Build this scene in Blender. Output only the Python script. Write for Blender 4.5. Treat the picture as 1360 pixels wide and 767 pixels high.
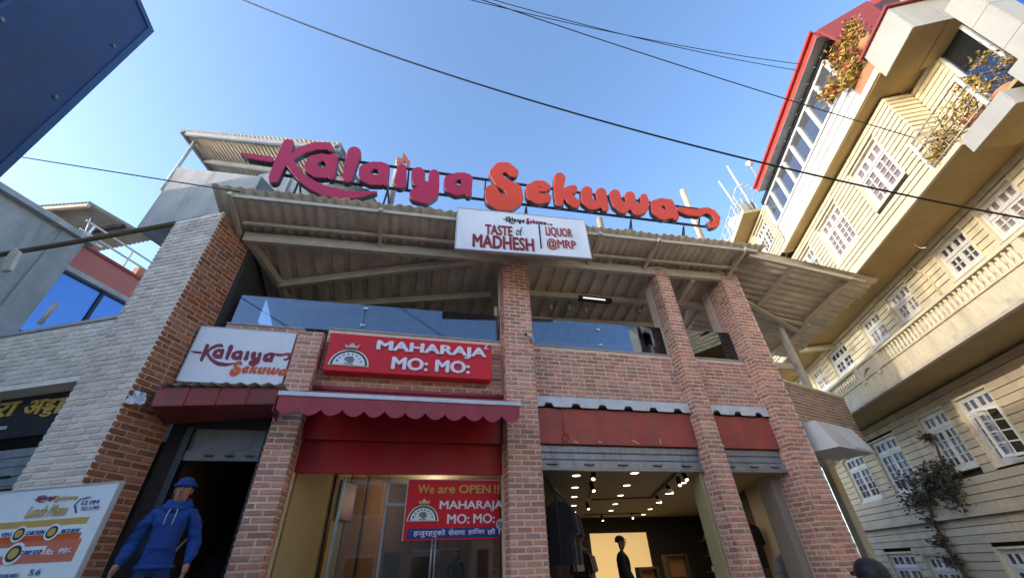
import bpy, bmesh, math, random
import numpy as np
from mathutils import Vector, Matrix
random.seed(7)
for o in list(bpy.data.objects): bpy.data.objects.remove(o)
SC = bpy.context.scene
COL = SC.collection
R = math.radians

# ------------------------------------------------------------------ camera
FPX = 531.0            # focal length in photograph pixels (1360 wide)
CZ = 1.6               # eye height; all z values below are measured from the eye
_z = np.array([(648.5-680)/FPX, (-378-383.5)/FPX, 1.0]); _z /= np.linalg.norm(_z)
_a = np.array([0, 0, 1.0]); _y = _a-_a.dot(_z)*_z; _y /= np.linalg.norm(_y)
_x = np.cross(_y, _z)
CM = np.array([_x, _y, _z])            # rows: world axes in camera (right, down, forward)
cam = bpy.data.cameras.new('camera'); cam_o = bpy.data.objects.new('camera', cam); COL.objects.link(cam_o)
cam.sensor_width = 36; cam.lens = FPX/1360*36; cam.clip_start = .05; cam.clip_end = 4000
r_, d_, f_ = CM[:, 0], CM[:, 1], CM[:, 2]
m = Matrix.Identity(4)
for i in range(3):
    m[i][0] = r_[i]; m[i][1] = -d_[i]; m[i][2] = -f_[i]
m[2][3] = CZ
cam_o.matrix_world = m
SC.camera = cam_o
SC.render.resolution_x = 1024; SC.render.resolution_y = 577

# ------------------------------------------------------------------ sky, sun, exposure
SUN_EL = R(13.0)
SUN_H = Vector((-.94, -.34, 0)).normalized()
SUN_DIR = (SUN_H*math.cos(SUN_EL)+Vector((0, 0, math.sin(SUN_EL)))).normalized()
wd = bpy.data.worlds.new('World'); SC.world = wd; wd.use_nodes = True
nt = wd.node_tree; bg = nt.nodes['Background']
sky = nt.nodes.new('ShaderNodeTexSky'); sky.sky_type = 'NISHITA'; sky.sun_disc = False
sky.sun_elevation = SUN_EL
sky.sun_rotation = math.atan2(SUN_H.x, SUN_H.y)
sky.altitude = 1300; sky.air_density = 1.0; sky.dust_density = 5.0; sky.ozone_density = 2.6
nt.links.new(sky.outputs[0], bg.inputs[0]); bg.inputs[1].default_value = .15
sl = bpy.data.lights.new('sun', 'SUN'); sl.energy = .50; sl.angle = R(.55); sl.color = (1, .91, .76)
so = bpy.data.objects.new('sun', sl); COL.objects.link(so); so.location = (-30, -8, 25)
so.rotation_euler = SUN_DIR.to_track_quat('Z', 'Y').to_euler()
SC.view_settings.view_transform = 'Standard'; SC.view_settings.look = 'None'
SC.view_settings.exposure = 2.06; SC.view_settings.gamma = 1; SC.view_settings.use_curve_mapping = False

# ------------------------------------------------------------------ frames and pixel rays
def ray(px, py): return CM @ np.array([(px-680)/FPX, (py-383.5)/FPX, 1.0])
def project(P):
    c = CM.T @ np.array([P[0], P[1], P[2]-CZ]); return 680+FPX*c[0]/c[2], 383.5+FPX*c[1]/c[2], c[2]
class Fr:
    """a vertical reference plane: origin, direction u along it, outward normal n; z from eye height"""
    def __init__(s, O, u, n):
        s.O = np.array([O[0], O[1], 0.]); s.u = np.array([u[0], u[1], 0.]); s.n = np.array([n[0], n[1], 0.])
    def w(s, u, z, o=0):
        p = s.O+s.u*u+s.n*o; return Vector((p[0], p[1], z+CZ))
    def at(s, px, py, o=0):
        q = ray(px, py); P = s.O+s.n*o; t = P.dot(s.n)/q.dot(s.n); X = q*t
        return float((X-s.O).dot(s.u)), float(X[2])
    def px(s, px, py, o=0):
        u, z = s.at(px, py, o); return s.w(u, z, o)
    def shift(s, u, o): p = s.w(u, 0, o); return Fr((p.x, p.y), s.u[:2], s.n[:2])
    def ang(s): return math.atan2(s.u[1], s.u[0])
def at_height(px, py, z):
    q = ray(px, py); X = q*(z/q[2]); return Vector((X[0], X[1], z+CZ))
ca, sa = math.cos(R(10.916)), math.sin(R(10.916))
D2 = np.array([sa, ca])
F = Fr((.1162, 6.5), (.96700, .25477), (.25477, -.96700))        # restaurant front
W = Fr((-4.94, 4.81), (-ca, sa), (-sa, -ca))                      # pale wall left of it
P1S = Fr((-4.94, 4.81), (sa, ca), (ca, -sa))                      # inner side of the corner pier
B = Fr((8.0, 0), (sa, ca), (-ca, sa))                             # clapboard house
L = Fr((-11.0, 0), (sa, ca), (ca, -sa))                           # grey house on the left
def in_frame(P, mrg=15):
    x, y, d = project(P); return d > .1 and -mrg < x < 1360+mrg and -mrg < y < 767+mrg

# ------------------------------------------------------------------ materials
def nmat(name):
    m = bpy.data.materials.new(name); m.use_nodes = True; return m, m.node_tree, m.node_tree.nodes['Principled BSDF']
def mat(name, col, rough=.7, metal=0, var=.12, scale=6, bump=0, bscale=40, col2=None, spec=.4, detail=6, stretch=None, rnd=0., stain=0., sscale=(2.2, 2.2, .35)):
    """procedural paint / stone: two tone noise, fine relief; rnd = tone change from piece to piece"""
    m, t, b = nmat(name); N = t.nodes.new; K = t.links.new
    tc = N('ShaderNodeTexCoord'); src = tc.outputs['Object']
    if stretch:
        mp = N('ShaderNodeMapping'); mp.inputs['Scale'].default_value = stretch; K(src, mp.inputs[0]); src = mp.outputs[0]
    nz = N('ShaderNodeTexNoise'); nz.inputs['Scale'].default_value = scale; nz.inputs['Detail'].default_value = detail; nz.inputs['Roughness'].default_value = .65
    K(src, nz.inputs['Vector'])
    c2 = col2 or tuple(c*.62 for c in col)
    rp = N('ShaderNodeValToRGB'); rp.color_ramp.elements[0].position = .5-.22; rp.color_ramp.elements[1].position = .5+.22
    lo = tuple(col[i]*(1-var)+c2[i]*var for i in range(3)) if not col2 else col2
    hi = tuple(min(1, c*(1+var*.4)) for c in col)
    rp.color_ramp.elements[0].color = (*lo, 1); rp.color_ramp.elements[1].color = (*hi, 1)
    K(nz.outputs['Fac'], rp.inputs[0]); out = rp.outputs[0]
    if rnd:
        oi = N('ShaderNodeObjectInfo'); gi = N('ShaderNodeNewGeometry')
        ad = N('ShaderNodeMath'); ad.operation = 'ADD'; K(oi.outputs['Random'], ad.inputs[0]); K(gi.outputs['Random Per Island'], ad.inputs[1])
        fr = N('ShaderNodeMath'); fr.operation = 'FRACT'; K(ad.outputs[0], fr.inputs[0])
        mr = N('ShaderNodeMapRange'); mr.inputs[3].default_value = 1-rnd; mr.inputs[4].default_value = 1+rnd*.6; K(fr.outputs[0], mr.inputs[0])
        hs = N('ShaderNodeHueSaturation'); K(out, hs.inputs['Color']); K(mr.outputs[0], hs.inputs['Value'])
        f2 = N('ShaderNodeMath'); f2.operation = 'MULTIPLY'; f2.inputs[1].default_value = 7.31; K(fr.outputs[0], f2.inputs[0])
        f3 = N('ShaderNodeMath'); f3.operation = 'FRACT'; K(f2.outputs[0], f3.inputs[0])
        m2 = N('ShaderNodeMapRange'); m2.inputs[3].default_value = 1-rnd*.45; m2.inputs[4].default_value = 1+rnd*.25; K(f3.outputs[0], m2.inputs[0]); K(m2.outputs[0], hs.inputs['Saturation'])
        out = hs.outputs[0]
    if stain:   # dirt: uneven streaks and blotches with a shape of their own
        gp = N('ShaderNodeNewGeometry'); mp2 = N('ShaderNodeMapping'); mp2.inputs['Scale'].default_value = sscale; K(gp.outputs['Position'], mp2.inputs[0])
        n3 = N('ShaderNodeTexNoise'); n3.inputs['Scale'].default_value = 1.0; n3.inputs['Detail'].default_value = 9; n3.inputs['Roughness'].default_value = .7; n3.inputs['Distortion'].default_value = .6; K(mp2.outputs[0], n3.inputs['Vector'])
        r3 = N('ShaderNodeMapRange'); r3.inputs[1].default_value = .48; r3.inputs[2].default_value = .72; r3.inputs[3].default_value = 0; r3.inputs[4].default_value = stain; K(n3.outputs['Fac'], r3.inputs[0])
        mxs = N('ShaderNodeMix'); mxs.data_type = 'RGBA'; K(r3.outputs[0], mxs.inputs[0]); K(out, mxs.inputs[6]); mxs.inputs[7].default_value = (*[c*.35+.03 for c in (sum(col)/3*1.05, sum(col)/3*.98, sum(col)/3*.9)], 1); out = mxs.outputs[2]
    K(out, b.inputs['Base Color'])
    b.inputs['Roughness'].default_value = rough; b.inputs['Metallic'].default_value = metal
    b.inputs['Specular IOR Level'].default_value = spec
    if bump:
        n2 = N('ShaderNodeTexNoise'); n2.inputs['Scale'].default_value = bscale; n2.inputs['Detail'].default_value = 8; K(src, n2.inputs['Vector'])
        bp = N('ShaderNodeBump'); bp.inputs['Strength'].default_value = bump; bp.inputs['Distance'].default_value = .01
        K(n2.outputs['Fac'], bp.inputs['Height']); K(bp.outputs[0], b.inputs['Normal'])
    return m
def glow(name, col, st):
    m, t, b = nmat(name); b.inputs['Base Color'].default_value = (*col, 1)
    b.inputs['Emission Color'].default_value = (*col, 1); b.inputs['Emission Strength'].default_value = st; return m
def pane(name, tint=(.6, .65, .7), refl=.3, dark=None):
    """window glass: part mirror, part clear (or backed by a dark film)"""
    m, t, b = nmat(name); N = t.nodes.new; K = t.links.new
    out = t.nodes['Material Output']; t.nodes.remove(b)
    gl = N('ShaderNodeBsdfGlossy'); gl.inputs['Roughness'].default_value = .03; gl.inputs['Color'].default_value = (*[min(1, c*1.1) for c in tint], 1)
    nz = N('ShaderNodeTexNoise'); nz.inputs['Scale'].default_value = 1.3; bp = N('ShaderNodeBump'); bp.inputs['Strength'].default_value = .04; bp.inputs['Distance'].default_value = .05
    K(nz.outputs['Fac'], bp.inputs['Height']); K(bp.outputs[0], gl.inputs['Normal'])
    if dark:
        tr = N('ShaderNodeBsdfDiffuse'); tr.inputs['Color'].default_value = (*dark, 1)
    else:
        tr = N('ShaderNodeBsdfTransparent'); tr.inputs['Color'].default_value = (*tint, 1)
    fz = N('ShaderNodeFresnel'); fz.inputs['IOR'].default_value = 1.5
    ad = N('ShaderNodeMath'); ad.operation = 'ADD'; ad.use_clamp = True; ad.inputs[1].default_value = refl; K(fz.outputs[0], ad.inputs[0])
    mx = N('ShaderNodeMixShader'); K(ad.outputs[0], mx.inputs[0]); K(tr.outputs[0], mx.inputs[1]); K(gl.outputs[0], mx.inputs[2]); K(mx.outputs[0], out.inputs[0])
    return m
M = {}
M['brick'] = mat('brick red', (.63, .315, .215), .9, var=.5, scale=9, bump=.7, bscale=70, rnd=.32, col2=(.47, .21, .145), stain=.3, sscale=(1.5, 1.5, 1.2))
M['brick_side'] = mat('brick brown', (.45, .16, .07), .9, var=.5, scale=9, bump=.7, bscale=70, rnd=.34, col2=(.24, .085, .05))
M['brick_pale'] = mat('pale wing brick', (.80, .68, .56), .92, var=.5, scale=7, bump=.8, bscale=60, rnd=.2, col2=(.62, .50, .41), stain=.4, sscale=(1.2, 1.2, .8))  # pale tone for the bricks of the wing and pier front
M['brick_tan'] = mat('brick tan', (.42, .27, .19), .92, var=.5, scale=7, bump=.8, bscale=60, rnd=.25)
M['mortar'] = mat('mortar', (.78, .60, .48), .95, var=.35, scale=14, bump=.6, bscale=90)
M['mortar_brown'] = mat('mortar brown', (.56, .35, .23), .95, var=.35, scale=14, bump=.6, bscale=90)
M['mortar_pale'] = mat('mortar pale', (.84, .75, .65), .95, var=.35, scale=10, bump=.6, bscale=90)
M['concrete'] = mat('concrete', (.42, .41, .39), .9, var=.45, scale=2.2, bump=.4, bscale=30, detail=10, stain=.6)
M['render_grey'] = mat('grey cement render', (.36, .35, .33), .95, var=.5, scale=1.1, bump=.5, bscale=25, detail=10, stain=.6)
M['zinc'] = mat('weathered zinc sheet', (.60, .50, .385), .68, .05, var=.5, scale=3, bump=.2, bscale=25, detail=10, stain=.5, sscale=(1.5, 1.5, 3))
M['zinc_top'] = mat('aged corrugated sheet', (.42, .37, .30), .7, .1, var=.6, scale=2.4, bump=.2, bscale=25, detail=10)
M['steel_beige'] = mat('beige painted steel', (.55, .47, .36), .55, .1, var=.35, scale=5, bump=.1)
M['steel_dark'] = mat('dark steel', (.03, .035, .045), .5, .5, var=.3)
M['steel_grey'] = mat('grey steel', (.30, .31, .33), .45, .6, var=.4, scale=6)
M['shutter'] = mat('rolling shutter steel', (.30, .33, .37), .45, .45, var=.5, scale=5, detail=10, stretch=(3, 3, 1), stain=.6, sscale=(5, 5, 1.5))
M['shutter_dull'] = mat('dull grey shutter', (.17, .17, .17), .6, .3, var=.5, scale=5, detail=10, stain=.5, sscale=(5, 5, 1.5))
M['red_panel'] = mat('red sheet panel', (.40, .075, .06), .5, 0, var=.5, scale=2.5, detail=10, bump=.05, stain=.5, sscale=(3, 3, 1.2))
M['red_gloss'] = mat('red panel glossy', (.40, .012, .016), .35, 0, var=.4, scale=2, stain=.35, sscale=(2, 2, 1.5))
M['maroon'] = mat('maroon sheet', (.26, .035, .032), .45, .1, var=.6, scale=4, detail=9, stain=.6, sscale=(4, 4, 1.5))
M['awning'] = mat('plum awning cloth', (.36, .065, .085), .85, 0, var=.35, scale=5, bump=.3, bscale=30, stain=.3, sscale=(5, 5, 1))
M['white'] = mat('white board', (.76, .77, .80), .45, 0, var=.12, scale=1.5, stain=.16, sscale=(3, 3, .6))
M['white_tin'] = mat('white painted tin', (.62, .65, .70), .5, .1, var=.3, scale=5, detail=9, stain=.3, sscale=(5, 5, 2))
M['board_frame'] = mat('white sign edge', (.45, .45, .46), .5, .2)
M['crimson'] = mat('crimson acrylic', (.44, .022, .065), .3, 0, var=.12, scale=1.5)
M['orange'] = mat('orange red acrylic', (.66, .065, .022), .3, 0, var=.12, scale=1.5)
M['letter_side'] = mat('dark letter return', (.06, .06, .085), .5, .3, var=.3)
M['flame'] = mat('flame acrylic', (.55, .14, .09), .4)
M['print_maroon'] = mat('print maroon', (.22, .012, .035), .5)
M['print_orange'] = mat('print orange', (.62, .10, .02), .5)
M['print_red'] = mat('print dark red', (.34, .03, .05), .5)
M['print_black'] = mat('print black', (.02, .018, .02), .5)
M['print_white'] = mat('print white', (.78, .76, .82), .4, var=.05)
M['print_gold'] = mat('print gold', (.60, .38, .08), .45)
M['cream_gold'] = mat('cream gold trim', (.66, .52, .34), .45)
M['sign_red'] = mat('sign red', (.66, .008, .018), .4, 0, var=.2, scale=1.2)
M['sign_black'] = mat('sign black', (.014, .016, .022), .4)
M['blue_band'] = mat('banner blue', (.015, .04, .22), .5)
M['ochre'] = mat('print ochre', (.55, .36, .10), .5)
M['salmon'] = mat('print salmon', (.58, .16, .10), .5)
M['pale_print'] = mat('print pale', (.74, .81, .83), .5)
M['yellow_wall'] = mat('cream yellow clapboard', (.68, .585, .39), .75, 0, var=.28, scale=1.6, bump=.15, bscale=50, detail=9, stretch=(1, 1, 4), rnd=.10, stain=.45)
M['shaded_wall'] = mat('cream clapboard in shade', (.56, .46, .32), .8, 0, var=.35, scale=1.6, bump=.2, bscale=50, detail=9, stretch=(1, 1, 4), rnd=.12, stain=.6)  # cream clapboard again, darkened and greyed for the shade, plus dirt streaks
M['yellow_trim'] = mat('cream trim', (.70, .60, .41), .7, 0, var=.22, scale=3, bump=.1, stain=.5)
M['soffit'] = mat('ochre soffit tone', (.42, .30, .13), .85, 0, var=.35, scale=1.4, detail=9)  # ochre tone on the undersides of slabs and boxes
M['backing'] = mat('dark backing', (.06, .05, .03), .9)
M['win_white'] = mat('white window paint', (.64, .63, .60), .5, 0, var=.2, scale=4, stain=.25)
M['house_glass'] = pane('house window glass', (.75, .78, .85), .02, (.06, .05, .052))
M['house_glass_pale'] = pane('house window glass with curtain', (.75, .76, .80), .03, (.24, .185, .17))
M['blue_glass'] = pane('blue tinted glass', (.35, .55, 1.0), .15, (.03, .12, .40))
M['roof_glass'] = pane('sunroom glass', (.7, .8, .95), .16, (.07, .075, .09))
M['dark_glass'] = pane('dark balcony glass', (.5, .65, 1.0), .12, (.01, .012, .018))
M['terrace_glass'] = pane('terrace glass', (.58, .64, .72), .12)
M['shop_glass'] = pane('shop glass', (.80, .83, .84), .05)
M['red_roof'] = mat('red roof paint', (.46, .06, .045), .5, 0, var=.3, scale=4)
M['red_dark'] = mat('dark red paint', (.28, .05, .045), .6)
M['tile_clad'] = mat('cream cladding tile', (.41, .39, .35), .5, 0, var=.2, scale=2, stain=.35)
M['joint'] = mat('dark joint', (.10, .09, .07), .9)
M['pink'] = mat('pink wall paint', (.52, .16, .13), .8, 0, var=.2)
M['blue_wall'] = mat('blue painted sheet', (.03, .095, .24), .55, 0, var=.45, scale=2.0, stain=.5)
M['blue_edge'] = mat('blue painted edge', (.04, .12, .28), .5)
M['wood_dark'] = mat('dark wood', (.05, .03, .02), .6, 0, var=.4, scale=6, stretch=(1, 1, 6))
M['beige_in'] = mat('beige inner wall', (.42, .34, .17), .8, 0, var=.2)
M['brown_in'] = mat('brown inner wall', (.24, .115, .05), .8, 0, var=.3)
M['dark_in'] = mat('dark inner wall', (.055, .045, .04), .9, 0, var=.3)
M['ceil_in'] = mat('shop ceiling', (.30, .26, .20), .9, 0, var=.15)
M['floor_in'] = mat('shop floor', (.34, .29, .23), .5, 0, var=.3)
M['black'] = mat('black plastic', (.012, .012, .014), .5)
M['cable'] = mat('black cable', (.012, .013, .016), .6)
M['lamp'] = glow('downlight', (1, .88, .66), 1.6)
M['lamp_dim'] = glow('tube lamp', (1, .93, .82), .22)
M['lit_panel'] = glow('lit yellow panel', (1, .68, .28), .14)
M['asphalt'] = mat('dusty street', (.32, .28, .23), .95, 0, var=.4, scale=3, bump=.6, bscale=120)
M['paving'] = mat('paving', (.24, .22, .20), .9, 0, var=.4, scale=2, bump=.4)
M['skin'] = mat('skin', (.34, .17, .105), .6, 0, var=.2, scale=12)
M['lips'] = mat('lips', (.18, .06, .05), .6)
M['hair'] = mat('black hair', (.012, .01, .01), .6, 0, var=.3, bump=.5, bscale=90)
M['hoodie'] = mat('blue hoodie cloth', (.012, .052, .23), .9, 0, var=.3, scale=7, bump=.5, bscale=18)
M['hoodie_dark'] = mat('navy cloth', (.01, .035, .12), .9, 0, var=.3, scale=7, bump=.4, bscale=18)
M['beanie'] = mat('blue knit', (.014, .05, .19), .95, 0, var=.4, scale=14, bump=.8, bscale=60)
M['grey_cloth'] = mat('grey cloth', (.22, .22, .23), .9, 0, var=.3)
M['dark_cloth'] = mat('dark cloth', (.02, .018, .02), .9, 0, var=.3)
M['cloth_white'] = mat('pale cloth', (.55, .53, .5), .9, 0, var=.2)
def leafmat(name, c, c2):
    m, t, b = nmat(name); N = t.nodes.new; K = t.links.new
    gi = N('ShaderNodeNewGeometry'); rp = N('ShaderNodeValToRGB'); rp.color_ramp.elements[0].color = (*c, 1); rp.color_ramp.elements[1].color = (*c2, 1)
    K(gi.outputs['Random Per Island'], rp.inputs[0]); K(rp.outputs[0], b.inputs['Base Color']); b.inputs['Roughness'].default_value = .65
    return m
M['leaf_dry'] = leafmat('dry yellow leaves', (.22, .14, .03), (.50, .36, .07))
M['leaf_green'] = leafmat('green leaves', (.05, .08, .02), (.14, .16, .04))
M['leaf_dark'] = leafmat('dark vine leaves', (.04, .036, .022), (.12, .10, .065))
M['petal'] = leafmat('red petals', (.45, .03, .06), (.65, .10, .08))
M['twig'] = mat('twig bark', (.13, .09, .05), .9)
M['terracotta'] = mat('terracotta', (.45, .20, .10), .8)

# ------------------------------------------------------------------ objects
ORI = {}
def tag(o, label=None, cat=None, group=None, kind=None):
    if label: o['label'] = label
    if cat: o['category'] = cat
    if group: o['group'] = group
    if kind: o['kind'] = kind
    return o
def thing(name, label, cat, loc, group=None):
    o = bpy.data.objects.new(name, None); COL.objects.link(o); o.empty_display_size = .2
    o.location = loc; ORI[o] = Vector(loc); return tag(o, label, cat, group, 'thing')
class MB:
    def __init__(s): s.v = []; s.f = []; s.mi = []
    def add(s, vs, fs, mi=0):
        k = len(s.v); s.v += [Vector(v) for v in vs]; s.f += [tuple(i+k for i in f) for f in fs]; s.mi += [mi]*len(fs); return s
    def hexa(s, p, mi=0):   # p: 4 bottom + 4 top, same order
        return s.add(p, [(0, 3, 2, 1), (4, 5, 6, 7), (0, 1, 5, 4), (1, 2, 6, 5), (2, 3, 7, 6), (3, 0, 4, 7)], mi)
    def box(s, fr, u0, u1, z0, z1, o0, o1, mi=0):
        return s.hexa([fr.w(u0, z0, o0), fr.w(u1, z0, o0), fr.w(u1, z0, o1), fr.w(u0, z0, o1),
                       fr.w(u0, z1, o0), fr.w(u1, z1, o0), fr.w(u1, z1, o1), fr.w(u0, z1, o1)], mi)
    def prism(s, pts, ext, mi=0):
        n = len(pts); e = Vector(ext); a = [Vector(p) for p in pts]
        return s.add(a+[p+e for p in a], [tuple(range(n))[::-1], tuple(range(n, 2*n))]+[(i, (i+1) % n, n+(i+1) % n, n+i) for i in range(n)], mi)
    def bar(s, a, b, w, h=None, mi=0, up=(0, 0, 1)):
        a, b = Vector(a), Vector(b); h = h or w; d = (b-a).normalized(); up = Vector(up)
        if abs(d.dot(up)) > .98: up = Vector((1, 0, 0))
        x = d.cross(up).normalized()*w/2; y = x.cross(d).normalized()*h/2
        return s.hexa([a-x-y, a+x-y, a+x+y, a-x+y, b-x-y, b+x-y, b+x+y, b-x+y], mi)
    def tube(s, pts, r, n=6, mi=0, cap=True):
        pts = [Vector(p) for p in pts]; rs = r if isinstance(r, (list, tuple)) else [r]*len(pts)
        ring = []; up = Vector((.31, .17, .94))
        for i, p in enumerate(pts):
            d = (pts[min(i+1, len(pts)-1)]-pts[max(i-1, 0)]).normalized()
            x = d.cross(up).normalized() if abs(d.dot(up)) < .98 else d.cross(Vector((1, 0, 0))).normalized()
            y = d.cross(x)
            ring.append([p+(x*math.cos(2*math.pi*k/n)+y*math.sin(2*math.pi*k/n))*rs[i] for k in range(n)])
        vs = [v for q in ring for v in q]; fs = []
        for i in range(len(pts)-1):
            for k in range(n): fs.append((i*n+k, i*n+(k+1) % n, (i+1)*n+(k+1) % n, (i+1)*n+k))
        if cap: fs += [tuple(range(n))[::-1], tuple((len(pts)-1)*n+k for k in range(n))]
        return s.add(vs, fs, mi)
    def build(s, name, mats, parent=None, origin=None, smooth=False, fix=True, bevel=0):
        if origin is None:
            if parent is not None: origin = ORI[parent]
            else:
                c = sum(s.v, Vector())/len(s.v); origin = Vector((c.x, c.y, min(v.z for v in s.v)))
        me = bpy.data.meshes.new(name); me.from_pydata([v-origin for v in s.v], [], s.f)
        if not isinstance(mats, (list, tuple)): mats = [mats]
        for q in mats: me.materials.append(M[q] if isinstance(q, str) else q)
        me.polygons.foreach_set('material_index', s.mi)
        if smooth: me.polygons.foreach_set('use_smooth', [True]*len(me.polygons))
        if fix:
            bm = bmesh.new(); bm.from_mesh(me); bmesh.ops.recalc_face_normals(bm, faces=bm.faces)
            if bevel: bmesh.ops.bevel(bm, geom=bm.edges[:], offset=bevel, segments=1, affect='EDGES')
            bm.to_mesh(me); bm.free()
        o = bpy.data.objects.new(name, me); COL.objects.link(o)
        if parent is not None: o.parent = parent
        else: o.location = origin
        ORI[o] = Vector(origin); return o
def one(name, mats, parent, fr, u0, u1, z0, z1, o0, o1, bevel=0):
    return MB().box(fr, u0, u1, z0, z1, o0, o1).build(name, mats, parent, bevel=bevel)

# ------------------------------------------------------------------ bricks
BRK = .228; HDR = .110; CRS = .079; JNT = .026
def brick_mesh(w, h, d, mname, k):
    rnd = random.Random(k*17+int(w*1000)); j = lambda a: rnd.uniform(-a, a); c = .006
    x, z = w/2, h/2; g = [(-x, -z), (x, -z), (x, z), (-x, z)]
    gi = [(a+(c if a < 0 else -c)+j(.004), b+(c if b < 0 else -c)+j(.003)) for a, b in g]
    v = [(a+j(.002), 0+d, b) for a, b in g]+[(a+j(.003), c*.8, b+j(.002)) for a, b in g]+[(a, j(.002), b) for a, b in gi]
    f = [(0, 1, 5, 4), (1, 2, 6, 5), (2, 3, 7, 6), (3, 0, 4, 7), (4, 5, 9, 8), (5, 6, 10, 9), (6, 7, 11, 10), (7, 4, 8, 11), (8, 9, 10, 11)]
    me = bpy.data.meshes.new('brick'); me.from_pydata(v, [], f); me.materials.append(M[mname]); return me
_bm = {}
def brick_data(w, mname):
    k = random.randrange(4); key = (round(w, 3), mname, k)
    if key not in _bm: _bm[key] = brick_mesh(w, CRS-JNT, .05, mname, k)
    return _bm[key]
class Bricks:
    """collects the bricks of one building; the ones that show largest become objects, the rest one mesh"""
    def __init__(s): s.l = []
    def face(s, owner, fr, u0, u1, z0, z1, o, mname, par=0, holes=(), keep=None):
        k0 = int(math.floor(z0/CRS)); k1 = int(math.ceil(z1/CRS))
        for k in range(k0, k1):
            zc = (k+.5)*CRS
            if zc-CRS*.4 < z0 or zc+CRS*.4 > z1: continue
            u = u0; odd = (k+par) % 2
            first = True
            while u < u1-.03:
                w = HDR if (first and odd) else BRK
                if random.random() < .06 and not first: w = HDR
                if u+w > u1-.05: w = u1-u
                a, b = u+JNT*.5, u+w-JNT*.5
                first = False
                uc = (a+b)/2
                if b-a > .03 and not any(h[0] < uc < h[1] and h[2] < zc < h[3] for h in holes) and (keep is None or keep(uc, zc)):
                    s.l.append((owner, fr, uc, zc, b-a, o+random.uniform(-.003, .003), mname))
                u += w
    def emit(s, root, limit=300):
        def score(e):
            P = e[1].w(e[2], e[3], e[5]); x, y, d = project(P)
            if not in_frame(P, 0): return 0
            Q = e[1].w(e[2]+e[4], e[3], e[5]); q = project(Q)
            return math.hypot(q[0]-x, q[1]-y)/d
        L_ = sorted(s.l, key=score, reverse=True)
        rest = {}
        for i, (ow, fr, uc, zc, w, o, mn) in enumerate(L_):
            flip = (fr.u[0]*fr.n[1]-fr.u[1]*fr.n[0]) > 0     # u × n up -> mirrored
            sc = -1 if flip else 1
            w0 = min((HDR, BRK), key=lambda t: abs(t-w))-JNT
            me = brick_data(w0, mn)
            ux = Vector((fr.u[0], fr.u[1], 0))*sc; ny = Vector((-fr.n[0], -fr.n[1], 0))
            mw = Matrix.Identity(4)
            for r in range(3):
                mw[r][0] = ux[r]*w/w0; mw[r][1] = ny[r]; mw[r][2] = (0, 0, 1)[r]
            mw = mw @ Matrix.Rotation(random.uniform(-.008, .008), 4, 'Y')
            P = fr.w(uc, zc+random.uniform(-.0015, .0015), o)
            if i < limit and score(L_[i]) > 0:
                b = bpy.data.objects.new('brick', me); COL.objects.link(b); b.parent = ow
                mw.translation = P-ORI[ow]; b.matrix_local = mw
            else:
                if not in_frame(P, 60): continue
                g = rest.setdefault(mn, MB()); mw.translation = P
                g.add([mw @ v.co for v in me.vertices], [tuple(p.vertices) for p in me.polygons])
        for mn, g in rest.items():
            tag(g.build('brickwork', mn, root, fix=False), kind='stuff')

# ------------------------------------------------------------------ outlines (letters drawn as brush strokes)
def contour(strokes, step=5.0):
    """union of round brush strokes -> closed outlines (marching squares)"""
    caps = []
    for st in strokes:
        if len(st) == 1: st = st*2
        caps += [(st[i], st[i+1]) for i in range(len(st)-1)]
    xs = [p[0] for c in caps for p in c]; ys = [p[1] for c in caps for p in c]; rm = max(p[2] for c in caps for p in c)+3*step
    gx = np.arange(min(xs)-rm, max(xs)+rm+step, step); gy = np.arange(min(ys)-rm, max(ys)+rm+step, step)
    X, Y = np.meshgrid(gx, gy, indexing='ij'); D = np.full(X.shape, 1e9)
    for (x0, y0, r0), (x1, y1, r1) in caps:
        dx, dy = x1-x0, y1-y0; l2 = dx*dx+dy*dy+1e-9
        t = np.clip(((X-x0)*dx+(Y-y0)*dy)/l2, 0, 1)
        D = np.minimum(D, np.hypot(X-x0-t*dx, Y-y0-t*dy)-(r0+(r1-r0)*t))
    D += 1e-6
    seg = {}
    def ip(i0, j0, i1, j1):
        a, b = D[i0, j0], D[i1, j1]; t = a/(a-b); return ((i0, j0, i1, j1) if (i0, j0) < (i1, j1) else (i1, j1, i0, j0)), (gx[i0]+(gx[i1]-gx[i0])*t, gy[j0]+(gy[j1]-gy[j0])*t)
    pos = {}
    nx, ny = D.shape
    for i in range(nx-1):
        for j in range(ny-1):
            cs = [(i, j), (i+1, j), (i+1, j+1), (i, j+1)]; ins = [D[c] < 0 for c in cs]
            if all(ins) or not any(ins): continue
            ent = []; ex = []
            for k in range(4):
                a, b = k, (k+1) % 4
                if ins[a] != ins[b]:
                    key, p = ip(*cs[a], *cs[b]); pos[key] = p
                    (ex if ins[a] else ent).append(key)
            if len(ent) == 1: seg[ex[0]] = ent[0]
            else:
                for e_, x_ in zip(ex, ent[::-1]): seg[e_] = x_
    loops = []
    while seg:
        k0 = next(iter(seg)); lp = [k0]; k = seg.pop(k0)
        while k != k0 and k in seg: lp.append(k); k = seg.pop(k)
        if len(lp) > 5:
            q = [pos[a] for a in lp]
            q = [((q[i-1][0]+2*q[i][0]+q[(i+1) % len(q)][0])/4, (q[i-1][1]+2*q[i][1]+q[(i+1) % len(q)][1])/4) for i in range(len(q))]
            loops.append(q)
    return loops
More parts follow.
